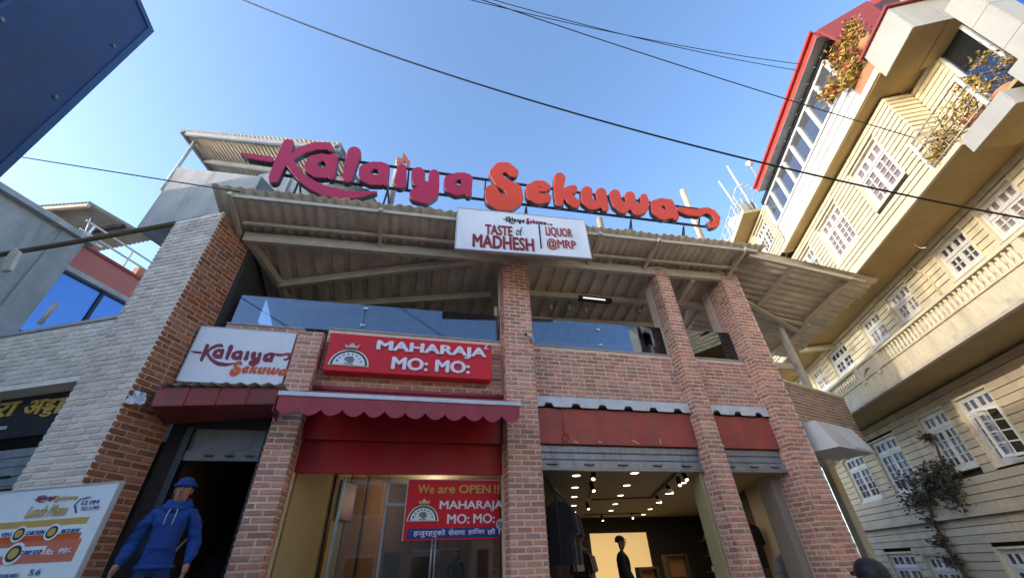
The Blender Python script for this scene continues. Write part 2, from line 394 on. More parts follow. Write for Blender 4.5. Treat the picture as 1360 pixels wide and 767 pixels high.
def fill(loops, depth, bevel=0):
    """flat filled mesh of outlines in xy, thickness along z 0..depth -> (verts, faces)"""
    cu = bpy.data.curves.new('o', 'CURVE'); cu.dimensions = '2D'; cu.fill_mode = 'BOTH'; cu.extrude = depth/2; cu.bevel_depth = bevel; cu.bevel_resolution = 0
    for lp in loops:
        sp = cu.splines.new('POLY'); sp.points.add(len(lp)-1); sp.use_cyclic_u = True
        for i, p in enumerate(lp): sp.points[i].co = (p[0], p[1], 0, 1)
    return cu_mesh(cu, depth)
def cu_mesh(cu, depth):
    ob = bpy.data.objects.new('o', cu); COL.objects.link(ob)
    me = bpy.data.meshes.new_from_object(ob.evaluated_get(bpy.context.evaluated_depsgraph_get()))
    vs = [(v.co.x, v.co.y, v.co.z+depth/2) for v in me.vertices]; fs = [tuple(p.vertices) for p in me.polygons]
    bpy.data.objects.remove(ob); bpy.data.curves.remove(cu); bpy.data.meshes.remove(me)
    return vs, fs
def text_shape(s, bold=0, depth=.006, shear=0, spacing=1):
    cu = bpy.data.curves.new('t', 'FONT'); cu.body = s; cu.size = 1; cu.offset = bold; cu.extrude = .5; cu.fill_mode = 'BOTH'; cu.shear = shear; cu.resolution_u = 3; cu.space_character = spacing
    return cu_mesh(cu, 1)
def place_text(mb, s, fr, u0, u1, z0, z1, o, depth=.008, bold=0, flip=False, mi=0, shear=0, skew=0, spacing=1):
    """text fitted into the rectangle u0..u1, z0..z1 of a frame, standing proud of offset o"""
    vs0, fs0 = text_shape(s, 0, shear=shear, spacing=spacing)
    if not vs0: return
    vs, fs = [], []
    for i_, (dx, dy) in enumerate([(0, 0)]+([(-bold, 0), (bold, 0), (0, bold*.7), (0, -bold*.7)] if bold else [])):
        k_ = len(vs); vs += [(x+dx, y+dy, z*(1-.03*i_)) for x, y, z in vs0]; fs += [tuple(q+k_ for q in f) for f in fs0]
    xs = [v[0] for v in vs]; ys = [v[1] for v in vs]; xa, xb, ya, yb = min(xs), max(xs), min(ys), max(ys)
    P = []
    for x, y, z in vs:
        t = (x-xa)/(xb-xa); u = u0+(u1-u0)*t; zz = z0+(z1-z0)*(y-ya)/(yb-ya)+skew*(t-.5)
        P.append(fr.w(u, zz, o+depth*z))
    mb.add(P, fs, mi)
def uvrect(fr, o, *pts):
    q = [fr.at(x, y, o) for x, y in pts]; return q
# ================================================================== ground
g = MB().add([(-1500, -1500, 0), (1500, -1500, 0), (1500, 1500, 0), (-1500, 1500, 0)], [(0, 1, 2, 3)])
tag(g.build('ground', 'asphalt', None, origin=Vector((0, 0, 0)), fix=False), kind='structure')

# ================================================================== restaurant building
FLR = -.62                    # shop floor (a raised plinth above the road)
SILL = 3.45; WO = -.27        # upper sill height, wall plane behind the pillar fronts
rest = thing('brick_restaurant', 'two storey red brick restaurant with shops below and an open terrace under a metal roof', 'building', F.w(.5, -CZ, -1))
BR = Bricks()
def pillar(u0, u1, z1, dep=.30, z0=-1.2):
    c = .012
    p = MB().box(F, u0+c, u1-c, -CZ, z1, -dep-.25, -c).build('pillar', 'mortar', rest)
    # front face and left side face with interlocking corners
    BR.face(p, F, u0, u1, z0, z1, 0, 'brick', par=0)
    SL = Fr(F.w(u0, 0, 0)[:2], -F.n[:2], -F.u[:2])
    BR.face(p, SL, 0.004, dep, z0, z1, 0, 'brick', par=1)
    SRR = Fr(F.w(u1, 0, 0)[:2], -F.n[:2], F.u[:2])
    BR.face(p, SRR, 0.004, dep, z0, z1, 0, 'brick', par=1)
    return p
P2 = pillar(-3.68, -3.30, 3.24, .27)
P3 = pillar(-.30, .25, 5.36, .30)
P4 = pillar(3.27, 3.61, 5.60, .32)
P5 = pillar(5.03, 5.54, 5.70, .55)
def wall(u0, u1, z0, z1, cope=True):
    w = MB().box(F, u0, u1, z0, z1, WO-.22, WO-.012).build('wall', 'mortar', rest)
    BR.face(w, F, u0, u1, z0, z1, WO, 'brick', par=0)
    one('lintel', 'dark_in', rest, F, u0+.01, u1-.01, 1.62, z0-.002, WO-.25, WO-.13)
    if cope: MB().box(F, u0, u1, z1+.002, z1+.025, WO-.24, WO+.012).build('coping', 'concrete', w)
    return w
wall(-4.85, -3.68, 2.3, SILL-.05); wall(-3.30, -.30, 2.35, SILL); wall(.25, 3.27, 2.35, SILL); wall(3.61, 5.03, 2.35, SILL)
# corner pier, pale front (plane W) and brown inner side
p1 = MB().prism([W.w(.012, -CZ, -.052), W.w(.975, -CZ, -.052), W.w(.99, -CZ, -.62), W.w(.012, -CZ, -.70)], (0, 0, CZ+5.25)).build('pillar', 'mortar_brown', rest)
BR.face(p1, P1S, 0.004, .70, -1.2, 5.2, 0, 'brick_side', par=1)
# wing wall running back on the right of the last pillar
wy = R(58.); RW = Fr(F.w(5.54, 0, -.45)[:2], (math.sin(wy), math.cos(wy)), (math.cos(wy), -math.sin(wy)))
rw = MB().box(RW, 0, 3.6, 2.02, 3.25, -.22, -.012).build('wall', 'mortar', rest)
BR.face(rw, RW, 0, 3.6, 2.05, 3.25, 0, 'brick_tan')
MB().box(RW, -.0, 3.6, 3.252, 3.31, -.24, .02).build('coping', 'yellow_trim', rw)
MB().prism([F.w(5.4, 1.95, -.5), RW.w(3.6, 1.95, -.02), RW.w(3.6, 1.95, -2.5), F.w(5.4, 1.95, -4)], (0, 0, .069)).build('bay_slab', 'concrete', rest)
BR.emit(rest)

# left brick building (pale bricks, plane W)
lb = thing('pale_brick_building', 'pale grey brick wing at the far left with a black shop sign', 'building', W.w(2.2, -CZ, -1))
BL = Bricks()
pf = MB().box(W, .006, .985, -CZ, 5.25, -.05, -.013).build('pier_facing', 'mortar_pale', lb)
BL.face(pf, W, .0, 1.0, -1.2, 5.22, 0, 'brick_pale')
SLW = Fr(W.w(1.0, 0, 0)[:2], -W.n[:2], W.u[:2])
BL.face(pf, SLW, 0.004, .5, -1.2, 5.22, 0, 'brick_pale', par=1)
wl = MB().box(W, 1.0, 6.0, 2.30, 3.28, -.45, -.052).build('wall', 'mortar_pale', lb)
BL.face(wl, W, 1.0, 6.0, 2.30, 3.28, -.04, 'brick_pale')
BL.emit(lb)
one('inner_wall', 'dark_in', lb, W, 1.02, 6, -CZ, 2.28, -3.0, -2.8)
one('side_wall', 'brown_in', lb, W, 5.9, 6.05, -CZ, 2.28, -2.8, -.5)
sh = one('shutter', 'shutter', lb, W, 1.05, 6, 1.05, 1.55, -.42, -.36)
for k in range(4): one('slat', 'shutter', sh, W, 1.05, 6, 1.08+k*.12, 1.17+k*.12, -.36, -.345)
for uu in (1.75, 2.6): one('handle', 'steel_dark', sh, W, uu, uu+.22, 1.18, 1.20, -.345, -.315)
one('concrete_slab', 'concrete', lb, W, 1.0, 6, 3.282, 3.33, -4, -.02)

# ---- ground floor shells
def shell(u0, u1, zc, dep, wallm, backm, ceilm, name='room'):
    one('floor_slab', 'floor_in', rest, F, u0, u1, FLR-.1, FLR, -dep, -.32)
    one('ceiling', ceilm, rest, F, u0, u1, zc, zc+.06, -dep, WO-.25)
    one('back_wall', backm, rest, F, u0, u1, FLR, zc, -dep-.1, -dep)
    one('side_wall', wallm[0], rest, F, u0-.06, u0, FLR, zc, -dep, -.56)
    one('side_wall', wallm[1], rest, F, u1, u1+.06, FLR, zc, -dep, -.56)
SLT = .481                     # the shops run back along the street direction, not square to the front
def su(u, o): return u+SLT*(-o-.5)
SFL = -1.15                    # the clothes shop floor lies lower than the plinth
def slant_shell(u0, u1, zc, dep, wallm, backm, FLR=FLR):
    q = [(u0, -.5), (u1, -.5), (su(u1, -dep), -dep), (su(u0, -dep), -dep)]
    MB().prism([F.w(a, FLR-.1, b) for a, b in q], (0, 0, .1)).build('floor_slab', 'floor_in', rest)
    MB().prism([F.w(a, zc, b) for a, b in q], (0, 0, .06)).build('ceiling', 'ceil_in', rest)
    MB().box(F, q[3][0]-.1, q[2][0]+.1, FLR, zc, -dep-.1, -dep).build('back_wall', backm, rest)
    ln = (dep-.5)/.90
    lw = Fr(F.w(u0, 0, -.5)[:2], D2, (ca, -sa)); rw_ = Fr(F.w(u1, 0, -.5)[:2], D2, (-ca, sa))
    MB().box(lw, .06, ln, FLR, zc, -.06, 0).build('side_wall', wallm[0], rest); MB().box(rw_, .06, ln, FLR, zc, -.06, 0).build('side_wall', wallm[1], rest)
    return lw, rw_
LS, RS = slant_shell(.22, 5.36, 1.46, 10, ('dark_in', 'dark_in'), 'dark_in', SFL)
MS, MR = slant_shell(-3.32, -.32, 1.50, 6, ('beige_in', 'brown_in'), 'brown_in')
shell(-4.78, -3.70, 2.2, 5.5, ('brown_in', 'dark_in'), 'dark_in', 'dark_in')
one('infill_wall', 'dark_in', rest, F, -5.04, -4.79, FLR-.1, 3.3, -1.0, -.42)
# plinth, with steps to the road
pl = one('plinth', 'concrete', rest, F, -5.2, 5.7, -CZ, FLR-.102, -.7, 1.25)
for k in range(4): one('step', 'concrete', rest, F, -5.0, 5.5, -CZ, FLR-.27-.17*k, 1.252+.3*k, 1.55+.3*k)
# upper floor slab and back wall, side walls
one('floor_slab', 'concrete', rest, F, -4.9, 5.5, 2.2, 2.34, -8, WO-.24)
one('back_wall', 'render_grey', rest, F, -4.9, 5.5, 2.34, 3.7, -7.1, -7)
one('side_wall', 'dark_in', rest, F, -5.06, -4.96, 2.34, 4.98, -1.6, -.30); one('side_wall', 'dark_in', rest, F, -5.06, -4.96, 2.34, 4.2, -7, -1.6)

# ---- red fascias, flashing, shutters
def shop_head(u0, u1, zt, holes):
    fp = one('fascia_panel', 'red_panel', rest, F, u0, u1, 1.66, 2.245, WO-.05, WO+.03)
    # folded flashing with trapezoid cut-outs along the lower edge
    mb = MB(); n = max(2, int((u1-u0)/.44)); seg = (u1-u0)/n; y0, y1, yc = 2.255, 2.43, 2.325
    for k in range(n):
        a = u0+k*seg
        for q in ([(a, y0+.0), (a+seg*.30, y0), (a+seg*.30, y1), (a, y1)], [(a+seg*.30, y0), (a+seg*.38, yc), (a+seg*.38, y1), (a+seg*.30, y1)],
                  [(a+seg*.38, yc), (a+seg*.58, yc), (a+seg*.58, y1), (a+seg*.38, y1)], [(a+seg*.58, yc), (a+seg*.66, y0), (a+seg*.66, y1), (a+seg*.58, y1)],
                  [(a+seg*.66, y0), (a+seg, y0), (a+seg, y1), (a+seg*.66, y1)]):
            mb.prism([F.w(x, y, WO+.085) for x, y in q], Vector((*F.n[:2], 0))*.006)
        mb.prism([F.w(a, y1, WO), F.w(a+seg, y1, WO), F.w(a+seg, y1+.004, WO+.09), F.w(a, y1+.004, WO+.09)], (0, 0, .004))
    mb.build('flashing', 'white_tin', rest)
    s = one('shutter', 'shutter', rest, F, u0, u1, 1.30, 1.655, WO-.12, WO-.06)
    one('slat', 'shutter', s, F, u0, u1, 1.535, 1.65, WO-.06, WO-.03, bevel=.012); one('slat', 'shutter', s, F, u0, u1, 1.425, 1.53, WO-.06, WO-.035, bevel=.012)
    one('bottom_rail', 'shutter', s, F, u0, u1, 1.29, 1.415, WO-.059, WO-.015, bevel=.006)
    one('bottom_lip', 'steel_grey', s, F, u0, u1, 1.262, 1.288, WO-.11, WO-.0)
    k = 0
    for uu in holes:
        mb = MB(); mb.tube([F.w(uu+t*.09, 1.352-.012*(1-t*t), WO-.015+.03*(1-t*t)) for t in (-1, -.5, 0, .5, 1)], .010, 6); mb.build('handle', 'steel_dark', s, smooth=True)
    return fp
fpA = shop_head(.255, 3.265, 2.43, (.50, 1.15, 1.75, 2.4, 2.95))
shop_head(3.615, 5.025, 2.43, (3.85, 4.35, 4.8))
# loose cable loop and torn tape on the long fascia
ct = F.at(745, 540, WO+.1)
tag(MB().tube([F.px(747, 541, WO+.1), F.px(748, 562, WO+.09), F.px(749, 576, WO+.07)]+[F.px(751+4.5*math.sin(a), 581-6*math.cos(a), WO+.06) for a in [k*.6 for k in range(11)]], .008, 5).build('hanging_cable', 'maroon', None, smooth=True), 'thin dark red cable looped over the long red fascia panel', 'cable')
for (xa, ya, xb, yb) in ((840, 584, 849, 589), (876, 582, 878, 589), (945, 588, 962, 592), (762, 586, 768, 587), (795, 586, 799, 587)):
    fo = WO+.034 if xa != 945 else .006
    MB().bar(F.px(xa, ya, fo), F.px(xb, yb, fo+.004), .018, .004, up=F.n).build('torn_tape', 'cream_gold', rest)
# door frame of the stair entrance and of the right hand shops
for u in (-4.78, -3.78): one('door_jamb', 'steel_dark', rest, F, u, u+.08, FLR, 1.75, -.40, -.26)
sd = one('shutter', 'shutter_dull', rest, F, -4.70, -3.78, 1.34, 1.75, WO-.13, WO-.06)
one('bottom_rail', 'shutter_dull', sd, F, -4.70, -3.78, 1.33, 1.46, WO-.06, WO-.02)
for u in (-4.45, -4.2, -3.95): one('handle', 'steel_dark', sd, F, u, u+.1, 1.385, 1.40, WO-.02, WO+.01)
one('door_jamb', 'beige_in', rest, F, 3.20, 3.262, FLR, 1.26, -.62, -.33); one('door_jamb', 'ceil_in', rest, F, 4.84, 5.02, FLR, 1.26, -.9, -.56)
one('side_panel', 'ceil_in', rest, RS, .1, 3.2, FLR, 1.45, .001, .03)
# stairs inside the left entrance
for k in range(9): one('stair_tread', 'dark_in', rest, F, -4.70, -3.72, FLR, FLR+.19*(k+1), -1.2-.27*(k+1), -1.2-.27*k)
MB().tube([F.w(-4.66, .28, -.9), F.w(-4.66, 1.35, -2.6)], .025, 8).build('handrail', 'steel_grey', rest, smooth=True)

# ---- Maharaja shop front: red box fascia, glass, door
one('red_soffit_panel', 'red_gloss', rest, F, -3.30, -.305, 1.20, 1.64, WO-.16, WO-.10)
one('red_head_panel', 'red_gloss', rest, F, -3.30, -.305, 1.642, 2.34, WO-.06, WO+.0)
for u in (-2.75, -1.55, -.85): one('handle_slot', 'maroon', rest, F, u, u+.22, 1.30, 1.315, WO-.10, WO-.093)
GP = WO-.33
gl = one('glass_front', 'shop_glass', rest, F, -2.62, -.32, FLR, 1.195, GP-.012, GP)
for u in (-2.66, -2.02): one('glass_post', 'steel_grey', rest, F, u, u+.035, FLR, 1.195, GP-.03, GP+.02)
dr = one('glass_door', 'shop_glass', rest, F, -1.98, -1.18, FLR, 1.10, GP+.02, GP+.03)
for u in (-1.31, -1.26): MB().tube([F.w(u, -.2, GP+.09), F.w(u, .42, GP+.09)], .014, 8).build('handle', 'steel_grey', dr, smooth=True)
for z in (-.12, .30): MB().tube([F.w(-1.31, z, GP+.09), F.w(-1.26, z, GP+.09)], .01, 6).build('handle_bracket', 'steel_grey', dr)
one('door_top_rail', 'steel_grey', dr, F, -1.98, -1.6, .80, .84, GP+.03, GP+.045)
one('yellow_jamb', 'cream_gold', rest, F, -3.30, -3.28, FLR, 1.2, -.33, -.27)
# panelling in that shop: beige wall with dark strips and two framed things
for x in (432, 478, 508): a = MS.at(x-(x-440)*.0, 700, .0)[0]; one('dark_strip', 'wood_dark', rest, MS, a, a+.07, FLR, 1.49, .001, .03)
one('wood_panel', 'brown_in', rest, MS, MS.at(450, 700, 0)[0]+.12, 5.8, FLR, 1.49, .001, .015)

# ================================================================== roof canopy over the terrace
def zr(u, o): return 5.60+.05*(u-3.4)+.26*o
EAVE = .80
roof = MB()
# main beam over the pillars, purlins and rafters
def beam(mb, a, b, h=.12, w=.09, dz=0):
    (u0, o0), (u1, o1) = a, b
    mb.bar(F.w(u0, zr(u0, o0)-h/2-.03+dz, o0), F.w(u1, zr(u1, o1)-h/2-.03+dz, o1), w, h)
roof.bar(F.w(-5.05, zr(-5.05, 0)-.13, -.06), F.w(5.5, zr(5.5, 0)-.13, -.06), .10, .2)
rf = roof.build('roof', 'steel_beige', rest)
def member(a, b, h=.10, w=.07, name='purlin', dz=0):
    m = MB(); beam(m, a, b, h, w, dz); return m.build(name, 'steel_beige', rf)
member((-5.1, .70), (5.6, .70), .07, .05); member((-5.05, .19), (5.4, .19), .06, .05)
for u in (-5.12, -2.72, 1.62, 3.0, 5.25): member((u, .78), (u, -.02), .09, .06, 'rafter', -.02)
member((-4.62, -1.1), (-.88, -.14), .16, .10, 'beam', -.02); member((-4.43, -1.72), (-.34, -1.05), .14, .10)
member((-4.62, -1.1), (-5.0, -.1), .14, .10, 'rafter'); member((-4.62, -1.1), (-4.3, -3.0), .14, .10, 'rafter')
member((.2, -.95), (5.2, -.98), .13, .10); member((.2, -1.75), (5.0, -1.75), .13, .10); member((-4.4, -2.6), (5.0, -2.6), .12, .09); member((-4.4, -4.0), (5.0, -4.0), .12, .09)
for u in (-.05, 4.3): member((u, -.1), (u, -5.5), .16, .1, 'rafter', -.08)
MB().bar(F.w(4.45, zr(4.45, -2)-1.15, -2.0), F.w(4.75, zr(4.75, -1.)-.15, -1.1), .08).build('brace', 'steel_beige', rf)
# corrugated sheets: small waves on the overhang, deep trapezoids inside
def sheet_wave(u0, u1, o0, o1, zf, pitch, amp, name, mt, parent, trap=False, fr=F, sub=8, jag=0.):
    mb = MB(); N = max(4, int((u1-u0)/pitch*sub)); vs = []; fs = []
    for k in range(N+1):
        u = u0+(u1-u0)*k/N; ph = (u/pitch) % 1
        if trap: h = amp*(0 if ph < .5 else min(1, (ph-.5)/.08, (1-ph)/.08))
        else: h = amp*.5*(1+math.cos(2*math.pi*ph))
        e = jag*math.sin(u*9.1)*math.sin(u*3.3+1)
        for o in (o0+e, o1): vs.append(fr.w(u, zf(u, o)+h, o))
    n = len(vs)
    vs += [v-Vector((0, 0, .004)) for v in vs]
    for k in range(N):
        a = 2*k; fs += [(a, a+2, a+3, a+1), (n+a, n+a+1, n+a+3, n+a+2), (a, n+a, n+a+2, a+2), (a+1, a+3, n+a+3, n+a+1)]
    return mb.add(vs, fs).build(name, mt, parent, smooth=not trap, fix=False)
u = -5.42; i = 0
while u < 5.7:
    u2 = min(u+1.0, 5.78)
    sheet_wave(u, u2+.03, EAVE, -.3, lambda a, o, i=i: zr(a, o)+.012+.006*(i % 2), .185, .045, 'corrugated_sheet', 'zinc', rf, jag=.015); u = u2; i += 1
u = -5.0
while u < 5.3:
    u2 = min(u+1.32, 5.3)
    sheet_wave(u, u2, -.28, -7.2, lambda a, o: zr(a, o)+.0, .33, .06, 'corrugated_sheet', 'zinc', rf, trap=True, sub=24); u = u2
# right hand lean-to sheet (ridges running sideways, falling to the right)
def zh(u, o): return 5.80-.10*(u-5.4)+.22*(o-.7)
RX = Fr(F.w(0, 0, 0)[:2], F.n[:2], F.u[:2])     # u along the outward normal, offset along the facade
hip = sheet_wave(-2.4, .72, 9.0, 5.3, lambda a, o: zh(o, a)+.03, .17, .04, 'corrugated_sheet', 'zinc', rf, fr=RX, jag=.05)
def hm(a, b, h=.09, w=.07, dz=-.05, name='purlin'):
    MB().bar(F.w(a[0], zh(*a)+dz, a[1]), F.w(b[0], zh(*b)+dz, b[1]), w, h).build(name, 'steel_beige', rf)
hm((5.4, .62), (8.6, .62)); hm((6.6, .66), (6.6, -2.3)); hm((8.2, .66), (8.2, -2.3)); hm((5.4, -.9), (8.4, -1.0)); hm((5.4, -.35), (8.2, -1.2), .08, .09, -.14, 'brace')
MB().bar(F.w(7.6, zh(7.6, -1.2)-.1, -1.2), F.w(7.75, 3.0, -1.3), .12).build('post', 'steel_beige', rf)
MB().bar(F.w(5.8, 3.95, -1.3), F.w(7.7, 4.0, -1.35), .05, .16).build('rail', 'yellow_trim', rf)
# terrace lights: heater bar, small pendants on a wire
def zat(px, py): return None
def pend(px, py, o, grp, lab):
    u, z = F.at(px, py, o); t = thing('pendant_light', lab, 'light', F.w(u, z-.08, o), grp)
    c = F.w(u, z, o)
    MB().tube([c+Vector((0, 0, -.08)), c+Vector((0, 0, .02)), c+Vector((0, 0, .05)), c+Vector((0, 0, .09))], [.05, .05, .035, .015], 10).build('shade', 'zinc', t, smooth=True)
    MB().tube([c+Vector((0, 0, .08)), F.w(u, zr(u, o)-.02, o)], .006, 4).build('cord', 'cable', t)
for (px, py, wh) in ((497, 380, 'leftmost small pendant light under the terrace roof, above the red momo sign'), (558, 374, 'second small pendant light from the left, above the letters MAHARAJA'), (622, 367, 'small pendant light just left of the centre brick pillar'), (752, 372, 'upper pendant light just right of the centre brick pillar'), (818, 376, 'upper pendant light near the black heater bar'), (731, 407, 'lower pendant light closest to the security camera pillar'), (755, 408, 'lower pendant light, second right of the centre pillar'), (777, 410, 'lower pendant light just below the heater bar'), (848, 410, 'lower pendant light beside the fourth brick pillar')): pend(px, py, -1.3, 'pendant lights under the terrace roof', wh)
u, z = F.at(791, 397, -.9)
ht = thing('heater_bar', 'black bar shaped patio heater with white tube under the terrace roof', 'heater', F.w(u, z-.1, -.9))
MB().box(F, u-.42, u+.42, z-.05, z+.06, -1.0, -.86).build('body', 'black', ht, bevel=.02)
MB().box(F, u-.34, u+.22, z-.045, z-.012, -.858, -.84).build('tube_lamp', 'lamp_dim', ht)
for du in (-.3, .3): MB().bar(F.w(u+du, z+.05, -.93), F.w(u+du, zr(u, -.93)-.02, -.93), .015).build('bracket', 'steel_dark', ht)

# ---- terrace glass
def tglass(u0, u1, z1a, z1b, nm='glass_pane'):
    q = [F.w(u0, SILL+.028, WO-.1), F.w(u1, SILL+.028, WO-.1), F.w(u1, z1b, WO-.1), F.w(u0, z1a, WO-.1)]
    return MB().prism(q, Vector((*F.n[:2], 0))*.012).build(nm, 'terrace_glass', rest)
tglass(-4.84, -2.80, 4.02, 4.05); tglass(-2.79, -.34, 4.05, 4.08); tglass(.28, 3.25, 4.10, 4.16); tglass(3.64, 5.0, 4.16, 4.20)
for u in (-2.82, 1.75): 
    for z in (3.6, 3.95): one('glass_clip', 'white_tin', rest, F, u-.02, u+.06, z, z+.04, WO-.088, WO-.07)
one('glass_post', 'steel_beige', rest, F, -.40, -.345, SILL+.02, 4.3, WO-.16, WO-.1)

# ================================================================== tower and shed behind the corner pier
tw = thing('concrete_tower', 'grey concrete stair tower with a corrugated shed roof behind the corner pier', 'building', W.w(.2, -CZ, -2.5))
T0 = -.35
def tz(px, py, o=T0): return W.at(px, py, o)
T1_ = -1.0
a0 = tz(181, 303); am = tz(222, 252); a1 = W.at(236, 222, T1_); a2 = W.at(490, 250, T1_); ab = W.at(222, 252, T1_)
MB().prism([W.w(a0[0], a0[1]-.03, T0), W.w(a0[0], a0[1]+.05, T0), W.w(am[0]+.12, am[1], T0), W.w(.05, am[1]-.25, T0), W.w(.05, 5.28, T0), W.w(1.0, 5.28, T0), W.w(1.01, a0[1]-.03, T0)], Vector((*W.n[:2], 0))*-.6).build('lower_wall', 'concrete', tw)
MB().prism([W.w(ab[0], ab[1]-.4, T1_), W.w(a1[0], a1[1], T1_), W.w(a2[0], a2[1]-.02, T1_), W.w(a2[0], 5.45, T1_), W.w(.0, 5.45, T1_)], Vector((*W.n[:2], 0))*-.5).build('parapet', 'concrete', tw)
MB().box(W, .05, 1.0, 5.29, ab[1]-.3, T1_-.3, T0-.6).build('landing', 'concrete', tw)
# shed roof: front edge and underside
S0 = -1.15
e0 = W.at(240, 172, S0); e1 = W.at(452, 190, S0)
def zs(u, o): t = (u-e0[0])/(e1[0]-e0[0]); return e0[1]+(e1[1]-e0[1])*t-.28*(S0-o)
sheet_wave(e1[0], e0[0], S0, S0-1.7, lambda a, o: zs(a, o), .15, .035, 'shed_roof', 'zinc_top', tw, fr=W)
for dd in (.08, .9): MB().bar(W.w(e0[0]-.05, zs(e0[0], S0-dd)-.08, S0-dd), W.w(e1[0]+.05, zs(e1[0], S0-dd)-.08, S0-dd), .07, .12).build('purlin', 'steel_grey', tw)
for uu in (e0[0]-.12, e1[0]+.1): MB().bar(W.w(uu, zs(uu, S0)-.09, S0), W.w(uu, zs(uu, S0-1.7)-.09, S0-1.7), .07, .11).build('rafter', 'steel_grey', tw)
for uu in (e0[0]-.35, e1[0]+.3): MB().tube([W.w(uu, a1[1]-.12 if uu > 0 else 6.2, S0-.3), W.w(uu, zs(uu, S0-.3)-.05, S0-.3)], .05, 8).build('post', 'white_tin', tw, smooth=True)
# ================================================================== rooftop letters
T1 = lambda x, y: (310+x/6.975, 170+y/6.975)
T2 = lambda x, y: (450+x/7.158, 180+y/7.158)
T3 = lambda x, y: (630+x/8.5, 205+y/8.5)
T4 = lambda x, y: (780+x/7.158, 225+y/7.158)
t2a = lambda x, y, r: ((450+x/7.158-310)*6.975, (180+y/7.158-170)*6.975, r*.974)
LET = [   # name, view, brush strokes (x, y, radius), colour
    ('dash_mark', T1, [[(72, 236, 4), (150, 262, 22), (345, 292, 24)]], 'crimson'),
    ('letter_k', T1, [[(507, 158, 52), (440, 310, 52), (375, 460, 46)], [(535, 275, 26), (630, 208, 34), (760, 168, 34), (870, 168, 32), (905, 195, 22)],
                      [(500, 280, 45), (560, 380, 34), (640, 465, 38), (740, 535, 42), (850, 585, 46), (1000, 612, 42), t2a(60, 566, 40), t2a(200, 562, 28), t2a(355, 535, 6)]], 'crimson'),
    ('letter_a', T1, [[(890, 292, 40), (820, 268, 30), (738, 300, 44), (715, 360, 55), (770, 408, 50), (850, 418, 45), (905, 380, 40)], [(915, 292, 50), (900, 400, 45), (908, 450, 26)]], 'crimson'),
    ('letter_l', T2, [[(145, 170, 62), (110, 290, 54), (82, 400, 44)]], 'crimson'),
    ('letter_a', T2, [[(400, 292, 40), (325, 280, 29), (245, 325, 48), (245, 385, 52), (310, 420, 48), (400, 425, 45), (420, 370, 40)], [(432, 312, 48), (425, 400, 45), (450, 455, 22)]], 'crimson'),
    ('letter_i', T2, [[(600, 312, 40), (590, 400, 50), (584, 442, 57)]], 'crimson'),
    ('letter_y', T2, [[(755, 365, 62), (755, 430, 56), (805, 478, 40), (870, 478, 38)], [(905, 370, 45), (903, 470, 47), (890, 545, 55), (820, 588, 58), (738, 560, 62)]], 'crimson'),
    ('letter_a', T2, [[(1190, 392, 38), (1122, 382, 28), (1052, 425, 48), (1058, 490, 50), (1120, 520, 48), (1200, 515, 42), (1210, 460, 38)], [(1220, 412, 48), (1215, 500, 45), (1235, 556, 26)]], 'crimson'),
    ('letter_s', T3, [[(445, 205, 50), (370, 145, 52), (285, 150, 58), (235, 215, 62), (285, 300, 62), (370, 350, 65), (450, 410, 85), (455, 490, 95), (390, 545, 90), (290, 540, 88), (215, 490, 88), (195, 420, 72)]], 'orange'),
    ('letter_e', T3, [[(680, 397, 22), (800, 397, 22), (826, 372, 34), (775, 332, 33), (700, 332, 34), (640, 385, 55), (650, 458, 62), (730, 500, 58), (815, 492, 50)]], 'orange'),
    ('letter_k', T3, [[(963, 270, 60), (950, 420, 48), (960, 538, 43)], [(990, 470, 42), (1060, 405, 42), (1115, 392, 45)], [(1030, 445, 45), (1095, 515, 50), (1145, 552, 48)]], 'orange'),
    ('letter_u', T4, [[(-5, 215, 52), (-5, 290, 50), (45, 338, 42), (110, 330, 36), (140, 290, 40)], [(130, 228, 50), (150, 310, 42), (175, 366, 28)]], 'orange'),
    ('letter_w', T4, [[(262, 242, 50), (285, 320, 46), (345, 372, 44), (390, 335, 36), (412, 290, 30)], [(405, 258, 48), (425, 330, 42), (482, 388, 46), (532, 368, 44), (548, 300, 36), (538, 265, 32)]], 'orange'),
    ('letter_a', T4, [[(770, 322, 38), (703, 305, 32), (650, 332, 44), (660, 385, 47), (720, 430, 45), (790, 420, 42), (790, 365, 38)], [(778, 328, 44), (815, 410, 42), (845, 455, 25)]], 'orange'),
    ('hook_mark', T4, [[(880, 378, 20), (960, 402, 30), (1060, 412, 30), (1100, 392, 26)], [(1090, 392, 26), (1140, 388, 26), (1195, 412, 27), (1236, 465, 28), (1225, 515, 28), (1190, 530, 25), (1155, 508, 12)]], 'orange'),
]
LO = .42; LD = .11
sg = thing('rooftop_sign', 'large red and orange lettering reading Kalaiya Sekuwa on a steel frame above the roof edge', 'sign', F.w(.5, zr(.5, LO)+.03, LO))
GLY = []
for nm, T, st, colr in LET:
    loops = contour(st, 5.5); uv = []
    for lp in loops: uv.append([F.at(*T(x, y), LO+LD) for x, y in lp])
    GLY.append((nm, uv, colr))
    vs, fs = fill(uv, LD, .012)
    mb = MB(); mb.add([F.w(x, y, LO+z) for x, y, z in vs], fs)
    mb.mi = []
    for f in fs:
        a, b, c = (Vector(vs[f[0]]), Vector(vs[f[1]]), Vector(vs[f[2]])); nn = (b-a).cross(c-a)
        mb.mi.append(0 if abs(nn.z) > .6*nn.length and min(vs[k][2] for k in f) > LD*.5 else 1)
    mb.build(nm, [colr, 'letter_side'], sg)
fl = [(572, 292), (548, 252), (552, 215), (570, 198), (588, 215), (608, 200), (605, 178), (615, 152), (630, 180), (650, 197), (656, 225), (676, 230), (679, 260), (662, 295), (645, 285), (650, 258), (625, 236), (602, 250), (592, 278)]
fuv = [F.at(*T2(x, y), LO+.06) for x, y in fl]
